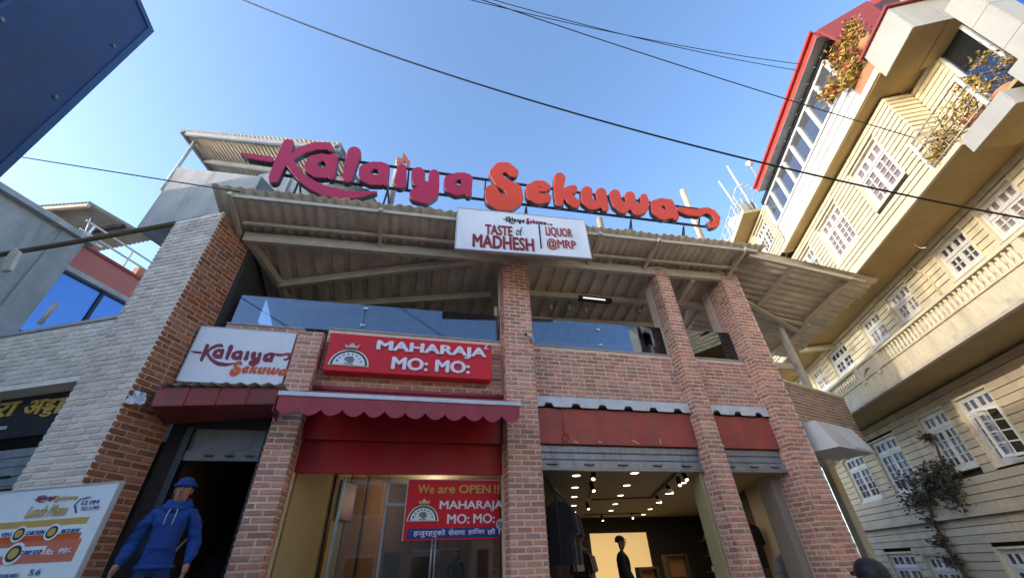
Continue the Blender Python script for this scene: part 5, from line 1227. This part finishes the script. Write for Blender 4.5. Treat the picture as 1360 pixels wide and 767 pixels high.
# lit panel on the back wall
BW = -9.98
a_, b_ = F.at(783, 708, BW), F.at(857, 706, BW)
lp = thing('lit_wall_panel', 'glowing yellow backlit panel on the back wall of the clothes shop', 'panel', F.w((a_[0]+b_[0])/2, SFL, BW))
one('panel', 'lit_panel', lp, F, a_[0], b_[0], SFL+.02, a_[1], BW, BW+.04); one('frame', 'wood_dark', lp, F, a_[0]-.05, b_[0]+.05, a_[1], a_[1]+.05, BW, BW+.05)
# clothes rails with hanging garments
def garment(t, c, right, w, h, mt, k):
    rnd = random.Random(k); up = Vector((0, 0, 1)); nn = right.cross(up); pts = [(-.5, 0), (-.16, .10), (.16, .10), (.5, 0), (.62, -.42), (.46, -.46), (.38, -.2), (.42, -1), (-.42, -1), (-.38, -.2), (-.46, -.46), (-.62, -.42)]
    vs, fs = fill([[(x*w, y*h) for x, y in pts]], .09); MB().add([c+right*x+up*y+nn*(z-.045+.02*math.sin(9*x+k)) for x, y, z in vs], fs).build('garment', mt, t)
def rack(label, fr, a, b, off, z, n, mts, seed):
    t = thing('clothes_rack', label, 'clothes rack', fr.w((a+b)/2, SFL, off))
    MB().tube([fr.w(a, z, off), fr.w(b, z, off)], .015, 8).build('rail', 'steel_dark', t)
    for q in (a, b): MB().tube([fr.w(q, SFL, off), fr.w(q, z, off)], .018, 8).build('post', 'steel_dark', t)
    for k in range(n): garment(t, fr.w(a+(b-a)*(k+.5)/n, z-.16, off), Vector((*fr.n[:2], 0)), .42, .78, mts[k % len(mts)], seed+k)
rack('tall rack of dark hanging clothes just inside the left of the clothes shop', LS, .3, 2.8, .32, .95, 9, ['dark_cloth', 'hoodie_dark', 'dark_cloth', 'grey_cloth'], 10)
rack('low rack of dark clothes deeper in the left of the clothes shop', LS, 3.6, 6.6, .35, .35, 9, ['dark_cloth', 'grey_cloth', 'dark_cloth'], 30)
rack('rack of dark clothes and belts on the right of the clothes shop', RS, 2.6, 5.6, .35, .75, 10, ['dark_cloth', 'wood_dark', 'dark_cloth', 'hoodie_dark'], 50)
gp = F.at(746, 700, -2.2)
gt_ = thing('hanging_shirt', 'pale shirt hung at the left side of the clothes shop opening', 'shirt', LS.w(3.1, .1, .35)); garment(gt_, LS.w(3.1, .85, .35), Vector((*F.u[:2], 0))*.9, .30, .95, 'cloth_white', 3)
for k, (u, o, w, h, lab) in enumerate(((F.at(846, 740, -6.4)[0], -6.4, .62, 1.05, 'dark framed mirror stand in the middle of the clothes shop'), (F.at(884, 740, -7.6)[0], -7.6, .8, 1.35, 'dark shelf unit at the right rear of the clothes shop'))):
    t = thing('display_stand', lab, 'stand', F.w(u, SFL, o))
    for (a, b, c, d) in ((0, .06, 0, h), (w-.06, w, 0, h), (.06, w-.06, h-.06, h), (.06, w-.06, h*.5, h*.5+.05), (.06, w-.06, .05, .11)): MB().box(F, u+a, u+b, SFL+c, SFL+d, o-.25, o).build('frame_bar', 'wood_dark', t)
    MB().box(F, u+.06, u+w-.06, SFL+h*.55, SFL+h-.06, o-.2, o-.18).build('panel', 'brown_in', t)
su0 = 4.62
t = thing('wall_shelves', 'wall shelves with folded goods at the right of the clothes shop', 'shelves', RS.w(7, SFL, .3))
for k in range(4): one('shelf', 'wood_dark', t, RS, 6, 9, SFL+.35+k*.45, SFL+.39+k*.45, .01, .5)
for k in range(12): one('folded_clothes', ['grey_cloth', 'cloth_white', 'dark_cloth', 'brown_in'][k % 4], t, RS, 6.2+(k//4)*.8, 6.7+(k//4)*.8, SFL+.392+(k % 4)*.45, SFL+.52+(k % 4)*.45, .05, .42)
# ---- third bay: lit display beyond the partition
d0 = F.at(1012, 645, -2.2); d1 = F.at(1042, 690, -2.2); dp = thing('lit_display', 'yellow lit display strip seen through the narrow right hand doorway', 'display', F.w(d0[0], SFL, -2.2))
one('lit_face', 'lit_panel', dp, F, d0[0], d0[0]+.34, d1[1]-.2, d0[1]+.15, -2.25, -2.2); one('frame', 'wood_dark', dp, F, d0[0]-.05, d0[0]+.4, d1[1]-.3, d1[1]-.2, -2.26, -2.15)
# ---- momo shop
pa0 = MS.at(447, 690, .04); pa1 = MS.at(468, 640, .04)
pc = thing('framed_picture', 'narrow framed picture on the panelled wall inside the momo shop', 'picture', MS.w(pa0[0], pa0[1], .02)); one('frame', 'wood_dark', pc, MS, pa0[0], pa0[0]+.42, pa0[1], pa1[1], .016, .045, bevel=.01); one('print', 'maroon', pc, MS, pa0[0]+.03, pa0[0]+.39, pa0[1]+.03, pa1[1]-.03, .046, .05)
for k, (u, o, lab) in enumerate(((-1.9, -3.0, 'dark wooden chair behind the glass door of the momo shop'), (-.8, -2.6, 'dark wooden chair under the red and blue banner in the momo shop'))):
    t = thing('cafe_chair', lab, 'chair', F.w(u, FLR, o)); one('seat', 'wood_dark', t, F, u-.2, u+.2, FLR+.43, FLR+.47, o-.2, o+.2); one('backrest', 'wood_dark', t, F, u-.2, u+.2, FLR+.55, FLR+.95, o-.22, o-.19)
    for du in (-.18, .15):
        for do in (-.2, .17): one('leg', 'wood_dark', t, F, u+du, u+du+.03, FLR, FLR+.43 if do > 0 else FLR+.95, o+do, o+do+.03)
t = thing('cafe_counter', 'dark counter at the back of the momo shop', 'counter', F.w(-1.3, FLR, -4.6)); one('body', 'wood_dark', t, F, -2.1, -.5, FLR, .35, -5, -4.4); one('top', 'grey_cloth', t, F, -2.15, -.45, .351, .40, -5.05, -4.35)
t = thing('ceiling_lamp', 'small glowing ceiling lamp over the banner in the momo shop', 'lamp', F.w(-.62, 1.42, -1.7)); MB().tube([F.w(-.62, 1.49, -1.7), F.w(-.62, 1.44, -1.7)], .05, 14).build('bulb', 'lamp', t); MB().tube([F.w(-.62, 1.499, -1.7), F.w(-.62, 1.48, -1.7)], .07, 14).build('base', 'white_tin', t)
lt = bpy.data.lights.new('momo_light', 'POINT'); lt.energy = 8; lt.color = (1, .8, .5); lt.shadow_soft_size = .1; lo_ = bpy.data.objects.new('momo_light', lt); COL.objects.link(lo_); lo_.location = F.w(-1.2, 1.25, -2.6)
mp_o = thing('menu_light_panel', 'pale lit menu panel inside the momo shop behind the glass', 'panel', F.w(-1.75, .3, -4.2)); one('panel', 'cloth_white', mp_o, F, -2.15, -1.55, .45, .95, -5.9, -5.85); one('frame', 'steel_dark', mp_o, F, -2.2, -1.5, .40, .45, -5.92, -5.84)
one('tube_lamp', 'lamp_dim', mp_o, F, -2.1, -1.6, .99, 1.02, -5.9, -5.8)

# ================================================================== people
def skin_body(edges, pts, rad, name, mats, parent, pick, sub=2, fold=None):
    """one continuous surface grown round a skeleton"""
    me = bpy.data.meshes.new(name); names = list(pts); ix = {n: i_ for i_, n in enumerate(names)}
    me.from_pydata([pts[n]-ORI[parent] for n in names], [(ix[a], ix[b]) for a, b in edges], [])
    ob = bpy.data.objects.new(name, me); COL.objects.link(ob)
    md_ = ob.modifiers.new('s', 'SKIN'); md_.use_smooth_shade = True; md_.branch_smoothing = .6
    sv = me.skin_vertices[0].data if me.skin_vertices else None
    if sv is None:
        bm = bmesh.new(); bm.from_mesh(me); bm.verts.layers.skin.verify(); bm.to_mesh(me); bm.free(); sv = me.skin_vertices[0].data
    for n in names:
        r = rad[n]; sv[ix[n]].radius = r if isinstance(r, tuple) else (r, r); sv[ix[n]].use_root = (n == 'pelvis')
    ss = ob.modifiers.new('d', 'SUBSURF'); ss.levels = sub; ss.render_levels = sub
    dg = bpy.context.evaluated_depsgraph_get(); m2 = bpy.data.meshes.new_from_object(ob.evaluated_get(dg)); bpy.data.objects.remove(ob)
    o = bpy.data.objects.new(name, m2); COL.objects.link(o); o.parent = parent; ORI[o] = ORI[parent]
    m2.materials.clear()
    for q in mats: m2.materials.append(M[q])
    if fold:
        cl = set()
        for p in m2.polygons:
            if pick(p.center+ORI[parent]) in (1, 2): cl.update(p.vertices)
        m2.update(); nn = [v.normal.copy() for v in m2.vertices]
        for i_ in cl: v = m2.vertices[i_]; v.co += nn[i_]*fold(v.co, nn[i_])
    for p in m2.polygons: p.material_index = pick(p.center+ORI[parent]); p.use_smooth = True
    return o
def ball(c, rx, ry, rz, fx, n=14, m_=10, cut=-1):
    fx = Vector(fx).normalized(); rt = Vector((0, 0, 1)).cross(fx)*-1; mb = MB(); vs = []
    for j in range(m_+1):
        b = -math.pi/2+math.pi*j/m_
        if cut > -1: b = math.asin(max(-1, min(1, cut+(1-cut)*j/m_)))
        for k in range(n): a = 2*math.pi*k/n; vs.append(c+rt*(rx*math.cos(a)*math.cos(b))+fx*(ry*math.sin(a)*math.cos(b))+Vector((0, 0, rz*math.sin(b))))
    mb.add(vs, [(j*n+k, j*n+(k+1) % n, (j+1)*n+(k+1) % n, (j+1)*n+k) for j in range(m_) for k in range(n)]); return mb
from mathutils import noise
def person(label, base, face, height, top, bottom, arms, headgear=None, legs=(.09, .09), shoes='black', shirt_z=None, hand=True, skinm='skin', hood=False, hair_m='hair', bulk=1.0):
    """arms: per side ((elbow side,fwd,z),(wrist side,fwd,z)) in metres for a 1.72 m figure"""
    t = thing('person', label, 'person', base); k = height/1.72; fx = Vector((face[0], face[1], 0)).normalized(); rt = Vector((fx.y, -fx.x, 0))   # rt = the person's right as seen with fx ahead
    def P(s, f, z): return base+rt*(s*k)+fx*(f*k)+Vector((0, 0, z*k))
    pts, rad, ed = {}, {}, []
    def add(n, p, r, par=None):
        pts[n] = P(*p); rad[n] = tuple(q*k for q in r) if isinstance(r, tuple) else r*k
        if par: ed.append((par, n))
    lo = 1.16 if hood else bulk
    add('pelvis', (0, 0, .93), (.155*lo, .115*lo)); add('waist', (0, 0, 1.08), (.15*lo, .11*lo), 'pelvis'); add('chest', (0, .01, 1.27), (.175*lo, .125*lo), 'waist'); add('yoke', (0, -.01, 1.40), (.13, .095), 'chest'); add('neck', (0, .0, 1.47), .056, 'yoke')
    add('skull_base', (0, .02, 1.53), (.066, .072), 'neck'); add('cheek', (0, .028, 1.585), (.072, .085), 'skull_base'); add('brow', (0, .015, 1.645), (.076, .092), 'cheek'); add('crown', (0, .005, 1.695), (.055, .068), 'brow')
    for i_, s in enumerate((1, -1)):
        add('sh%d' % i_, (s*.165, 0, 1.395), .072, 'yoke'); (e1, e2, e3), (w1, w2, w3) = arms[i_]
        add('ua%d' % i_, ((s*.19+e1)/2, e2/2, (1.36+e3)/2), .062*lo, 'sh%d' % i_); add('el%d' % i_, (e1, e2, e3), .052*lo*1.05, 'ua%d' % i_); add('fa%d' % i_, ((e1+w1)/2, (e2+w2)/2, (e3+w3)/2), .047*lo*1.1, 'el%d' % i_); add('wr%d' % i_, (w1, w2, w3), .036, 'fa%d' % i_)
        d = Vector((w1-e1, w2-e2, w3-e3)).normalized(); q = Vector((w1, w2, w3))+d*.05; add('pm%d' % i_, tuple(q), (.036, .022), 'wr%d' % i_)
        side = Vector((0, 1, 0)); side = (side-d*side.dot(d)).normalized(); nrm = d.cross(side)
        for j in range(4):
            b_ = q+d*.03+side*(.03-.02*j); L_ = (.062, .07, .066, .05)[j]; f1 = b_+d*L_*.55-nrm*s*.006; f2 = b_+d*L_-nrm*s*.026
            add('f%d%da' % (i_, j), tuple(b_), .0105, 'pm%d' % i_); add('f%d%db' % (i_, j), tuple(f1), .0095, 'f%d%da' % (i_, j)); add('f%d%dc' % (i_, j), tuple(f2), .008, 'f%d%db' % (i_, j))
        tb0 = q-d*.01+side*.035; add('t%da' % i_, tuple(tb0), .0125, 'pm%d' % i_); add('t%db' % i_, tuple(tb0+d*.035+side*.02), .0105, 't%da' % i_); add('t%dc' % i_, tuple(tb0+d*.062+side*.016), .009, 't%db' % i_)
        lf = legs[i_]
        add('hip%d' % i_, (s*.095, 0, .86), .098, 'pelvis'); add('kn%d' % i_, (s*.105, lf*.5, .48), .066, 'hip%d' % i_); add('cf%d' % i_, (s*.108, lf*.3, .30), .058, 'kn%d' % i_); add('an%d' % i_, (s*.11, lf*0, .09), .044, 'cf%d' % i_); add('hl%d' % i_, (s*.11, lf*0-.02, .045), .042, 'an%d' % i_); add('to%d' % i_, (s*.12, lf*0+.17, .035), (.045, .03), 'hl%d' % i_)
    wr = [pts['wr0'], pts['wr1']]; neck = pts['neck']; bz = base.z
    hl = [(pts['wr%d' % i_], (pts['wr%d' % i_]-pts['el%d' % i_]).normalized()) for i_ in (0, 1)]
    def fold(v, nrm):   # loose cloth: creases run across sleeves and body
        z = v.z*16; a = noise.noise(Vector((v.x*7, v.y*7, z*.9)))+.6*noise.noise(Vector((v.x*15+3, v.y*15, z*2.1)))
        return .016*k*a
    def pick(c):
        for w, d in hl:
            if (c-w).dot(d) > -.01 and (c-w).length < .24*k and ((c-w)-d*(c-w).dot(d)).length < .085*k: return 0
        if c.z > neck.z-.005*k and (c-neck).xy.length < .16*k: return 0
        if c.z < bz+.075*k: return 3
        return 2 if c.z < bz+(shirt_z or .90)*k else 1
    skin_body(ed, pts, rad, 'body', [skinm, top, bottom, shoes], t, pick, fold=fold if hood else None, sub=3 if hood else 2)
    # face
    def at(s, f, z): return P(s, f+.02, z)
    mb = MB(); mb.add([at(0, .09, 1.632), at(.009, .092, 1.612), at(.019, .086, 1.586), at(0, .118, 1.588), at(-.019, .086, 1.586), at(-.009, .092, 1.612), at(0, .085, 1.578)], [(0, 1, 3), (0, 3, 5), (1, 2, 3), (3, 4, 5), (2, 6, 3), (6, 4, 3), (0, 5, 4, 6, 2, 1)]); mb.build('nose', skinm, t, smooth=True)
    for s in (1, -1):
        ball(at(s*.031, .072, 1.618), .013*k, .010*k, .008*k, fx, 10, 6).build('eye', 'cloth_white', t, smooth=True); ball(at(s*.031, .081, 1.618), .006*k, .004*k, .006*k, fx, 8, 5).build('iris', 'black', t, smooth=True)
        MB().tube([at(s*.012, .083, 1.634), at(s*.032, .083, 1.640), at(s*.052, .070, 1.633)], [.004*k, .0055*k, .003*k], 6).build('eyebrow', 'hair', t)
        ball(at(s*.078, -.012, 1.605), .012*k, .020*k, .032*k, fx, 10, 6).build('ear', skinm, t, smooth=True)
    MB().tube([at(-.024, .078, 1.553), at(-.010, .088, 1.556), at(.010, .088, 1.556), at(.024, .078, 1.553)], [.003*k, .007*k, .007*k, .003*k], 6).build('mouth', 'lips', t, smooth=True)
    hc = P(0, .0, 1.645)
    if headgear == 'beanie':
        b = ball(hc+Vector((0, 0, .012*k)), .090*k, .108*k, .098*k, fx, 20, 9, cut=.0); b.build('beanie', 'beanie', t, smooth=True)
        ring = [hc+rt*(.094*k*math.cos(a))+fx*(.112*k*math.sin(a))+Vector((0, 0, (.018-.006*math.sin(a))*k)) for a in [2*math.pi*q/20 for q in range(21)]]; MB().tube(ring, .017*k, 8, cap=False).build('beanie_band', 'beanie', t, smooth=True)
        mb = MB(); place_text(mb, 'NY', Fr((0, 0), (rt.x*-1, rt.y*-1), (fx.x, fx.y)), 0, .04, 0, .02, 0); off = hc+fx*.125*k+Vector((0, 0, .012*k)); mb.v = [off+(v-Vector((0, 0, CZ))) for v in mb.v]
        ball(P(0, -.02, 1.60), .083*k, .088*k, .075*k, fx, 16, 8, cut=-.6).build('hair', hair_m, t, smooth=True) if False else None
    elif headgear == 'cap':
        ball(hc+Vector((0, 0, .005)), .088*k, .106*k, .088*k, fx, 18, 8, cut=.0).build('cap', 'black', t, smooth=True)
        vs = [hc+rt*(.075*k*math.cos(a))+fx*((.09+.075*math.sin(a))*k)+Vector((0, 0, (.012-.02*math.sin(a))*k)) for a in [math.pi*q/10 for q in range(11)]]; MB().prism(vs, (0, 0, .008)).build('cap_peak', 'black', t)
    if headgear != 'beanie': ball(P(0, -.012, 1.628), .086*k, .098*k, .088*k, -fx, 18, 9, cut=(-.25 if headgear else .12)).build('hair', hair_m, t, smooth=True)
    if hood:
        for j, (r1, r2, z, rr) in enumerate(((.105, .095, 1.452, .042), (.09, .085, 1.492, .034))):
            ring = [P(r1*math.cos(a), -.015+r2*math.sin(a), z-.028*math.sin(a)) for a in [2*math.pi*q/18 for q in range(19)]]; MB().tube(ring, rr*k, 8, cap=False).build('hood_fold', top, t, smooth=True)
        ball(P(0, -.13, 1.42), .13*k, .06*k, .11*k, fx, 14, 8).build('hood', top, t, smooth=True)
        for s in (.03, -.03): MB().tube([P(s, .10, 1.44), P(s*1.3, .145, 1.36), P(s*1.2, .15, 1.27)], .0045*k, 5).build('drawstring', 'cloth_white', t, smooth=True)
        ring = [P(.158*math.cos(a), .003+.120*math.sin(a), .905) for a in [2*math.pi*q/20 for q in range(21)]]; MB().tube(ring, .020*k, 8, cap=False).build('hem', top, t, smooth=True)
        MB().tube([P(-.15, .125, 1.00), P(-.11, .145, 1.06), P(.11, .145, 1.06), P(.15, .125, 1.00)], .010*k, 6).build('pocket_seam', 'hoodie_dark', t, smooth=True)
    return t
# the man at the stair door
mo = .95; mu_ = F.at(236, 650, mo)[0]+.06
mz_ = F.at(242, 637, mo)[1]
man = person('man in blue hooded top and blue knitted hat standing in the stair doorway', F.w(mu_, FLR-.10, mo), (.45, -.9), mz_-FLR+.10, 'hoodie', 'hoodie_dark', (((.27, -.06, 1.13), (.29, .10, .91)), ((-.265, -.06, 1.13), (-.285, .08, .90))), 'beanie', (.06, -.06), hood=True)
# shopper seen as a dark figure against the lit panel
so2 = -2.6; su = F.at(826, 735, so2)
person('dark silhouetted shopper in a peaked cap inside the clothes shop', F.w(su[0], SFL, so2), (.9, -.3), F.at(826, 711, so2)[1]-SFL, 'dark_cloth', 'dark_cloth', (((.26, .02, 1.12), (.25, .14, .92)), ((-.26, .02, 1.12), (-.25, .14, .92))), 'cap', bulk=1.2)
s3u = F.at(402, 728, -1.5)
person('customer with short dark hair beside the panelled wall inside the momo shop', F.w(s3u[0], FLR, -1.5), (.75, .3), s3u[1]-FLR, 'brown_in', 'dark_cloth', (((.26, .02, 1.12), (.25, .14, .92)), ((-.26, .02, 1.12), (-.25, .14, .92))))
s4u = F.at(606, 728, -2.0)
person('dim figure in dark clothes behind the glass under the banner', F.w(s4u[0], FLR, -2.0), (-.3, .9), s4u[1]-FLR, 'dark_cloth', 'dark_cloth', (((.26, .02, 1.12), (.25, .14, .92)), ((-.26, .02, 1.12), (-.25, .14, .92))))
s5u = F.at(1040, 740, -1.1); jk = thing('person_standin', 'grey jacket on a low stand in place of a seated person inside the narrow right hand doorway', 'jacket', F.w(s5u[0], SFL, -1.1))  # jacket on a stand put in for a seated person
garment(jk, F.w(s5u[0], s5u[1], -1.1), Vector((*F.u[:2], 0)), .40, .5, 'grey_cloth', 4); MB().tube([F.w(s5u[0], SFL, -1.1), F.w(s5u[0], s5u[1]+.1, -1.1)], .02, 8).build('pole', 'steel_dark', jk); MB().tube([F.w(s5u[0], SFL, -1.1), F.w(s5u[0], SFL+.03, -1.1)], .16, 14).build('base', 'steel_dark', jk)
hq = ray(1155, 755); hq = Vector(hq)*(3.4/math.hypot(hq[0], hq[1]))
person('passer by in a black cap, only the head showing at the bottom right', Vector((hq.x, hq.y, 0)), (.2, 1), hq.z+CZ+.04, 'dark_cloth', 'dark_cloth', (((.26, .02, 1.12), (.25, .14, .92)), ((-.26, .02, 1.12), (-.25, .14, .92))), 'cap')

# ================================================================== house across the street, behind the viewer (mirrored in the glass)
SX = Fr((0, -9), (1, 0), (0, 1))
sh_ = thing('street_house', 'plain rendered house across the street, mirrored in the terrace glass', 'house', SX.w(0, -CZ, -3))
one('wall', 'render_grey', sh_, SX, -7, 9, -CZ, 6.2, -6, 0); one('roof_slab', 'concrete', sh_, SX, -7.3, 9.3, 6.201, 6.4, -6.2, .4)
for k in range(5):
    for z in (-.8, 2.2): w_ = one('window', 'win_white', sh_, SX, -6+k*3, -4.6+k*3, z, z+1.5, .001, .04); one('pane', 'house_glass', w_, SX, -5.92+k*3, -4.68+k*3, z+.08, z+1.42, .041, .05)

# cream gate pillar in the alley beside the last brick pillar
gq = F.at(1112, 640, -1.2)
gpl = thing('gate_pillar', 'slim cream gate pillar in the alley right of the last brick pillar', 'pillar', F.w(gq[0], -CZ, -1.2))
one('shaft', 'yellow_trim', gpl, F, gq[0]-.06, gq[0]+.12, -CZ, F.at(1104, 618, -1.2)[1], -1.35, -1.2); one('cap', 'win_white', gpl, F, gq[0]-.12, gq[0]+.16, F.at(1104, 618, -1.2)[1]+.001, F.at(1104, 618, -1.2)[1]+.14, -1.4, -1.15, bevel=.01)
# unseen houses added behind the viewer, on the right, to bounce warm sunlight
for k, (ua, ub, zt_, mt_, lab) in enumerate(((-9.5, 1.7, 6.6, 'yellow_trim', 'unseen cream house next to the clapboard house, added to bounce sunlight onto the restaurant'), (-22, -9.7, 6.4, 'cloth_white', 'unseen white house two along from the clapboard house, added to bounce sunlight onto the restaurant'))):
    t = thing('reflector_house', lab, 'house', B.w((ua+ub)/2, -CZ, -2.5)); one('wall', mt_, t, B, ua, ub, -CZ, zt_, -5, .2); one('roof_slab', 'concrete', t, B, ua-.1, ub+.1, zt_+.001, zt_+.18, -5.2, .6)
    n = int((ub-ua)/2.2)
    for i_ in range(n):
        for z in (-.4, 2.5): u = ua+.9+i_*2.2; w_ = one('window', 'win_white', t, B, u, u+1.1, z, z+1.3, .201, .24); one('pane', 'house_glass', w_, B, u+.08, u+1.02, z+.08, z+1.22, .241, .246)

ah = thing('alley_house', 'low cream house closing the far end of the alley beside the brick wing', 'house', F.w(9, -CZ, -15)); one('wall', 'yellow_trim', ah, F, 5, 17, -CZ, 2.6, -17, -14); one('roof_slab', 'concrete', ah, F, 4.9, 17.1, 2.601, 2.75, -17.1, -13.7)
for k in range(4): w_ = one('window', 'win_white', ah, F, 6+k*2.6, 7.1+k*2.6, -.3, 1.2, -13.999, -13.95); one('pane', 'house_glass', w_, F, 6.08+k*2.6, 7.02+k*2.6, -.22, 1.12, -13.949, -13.94)
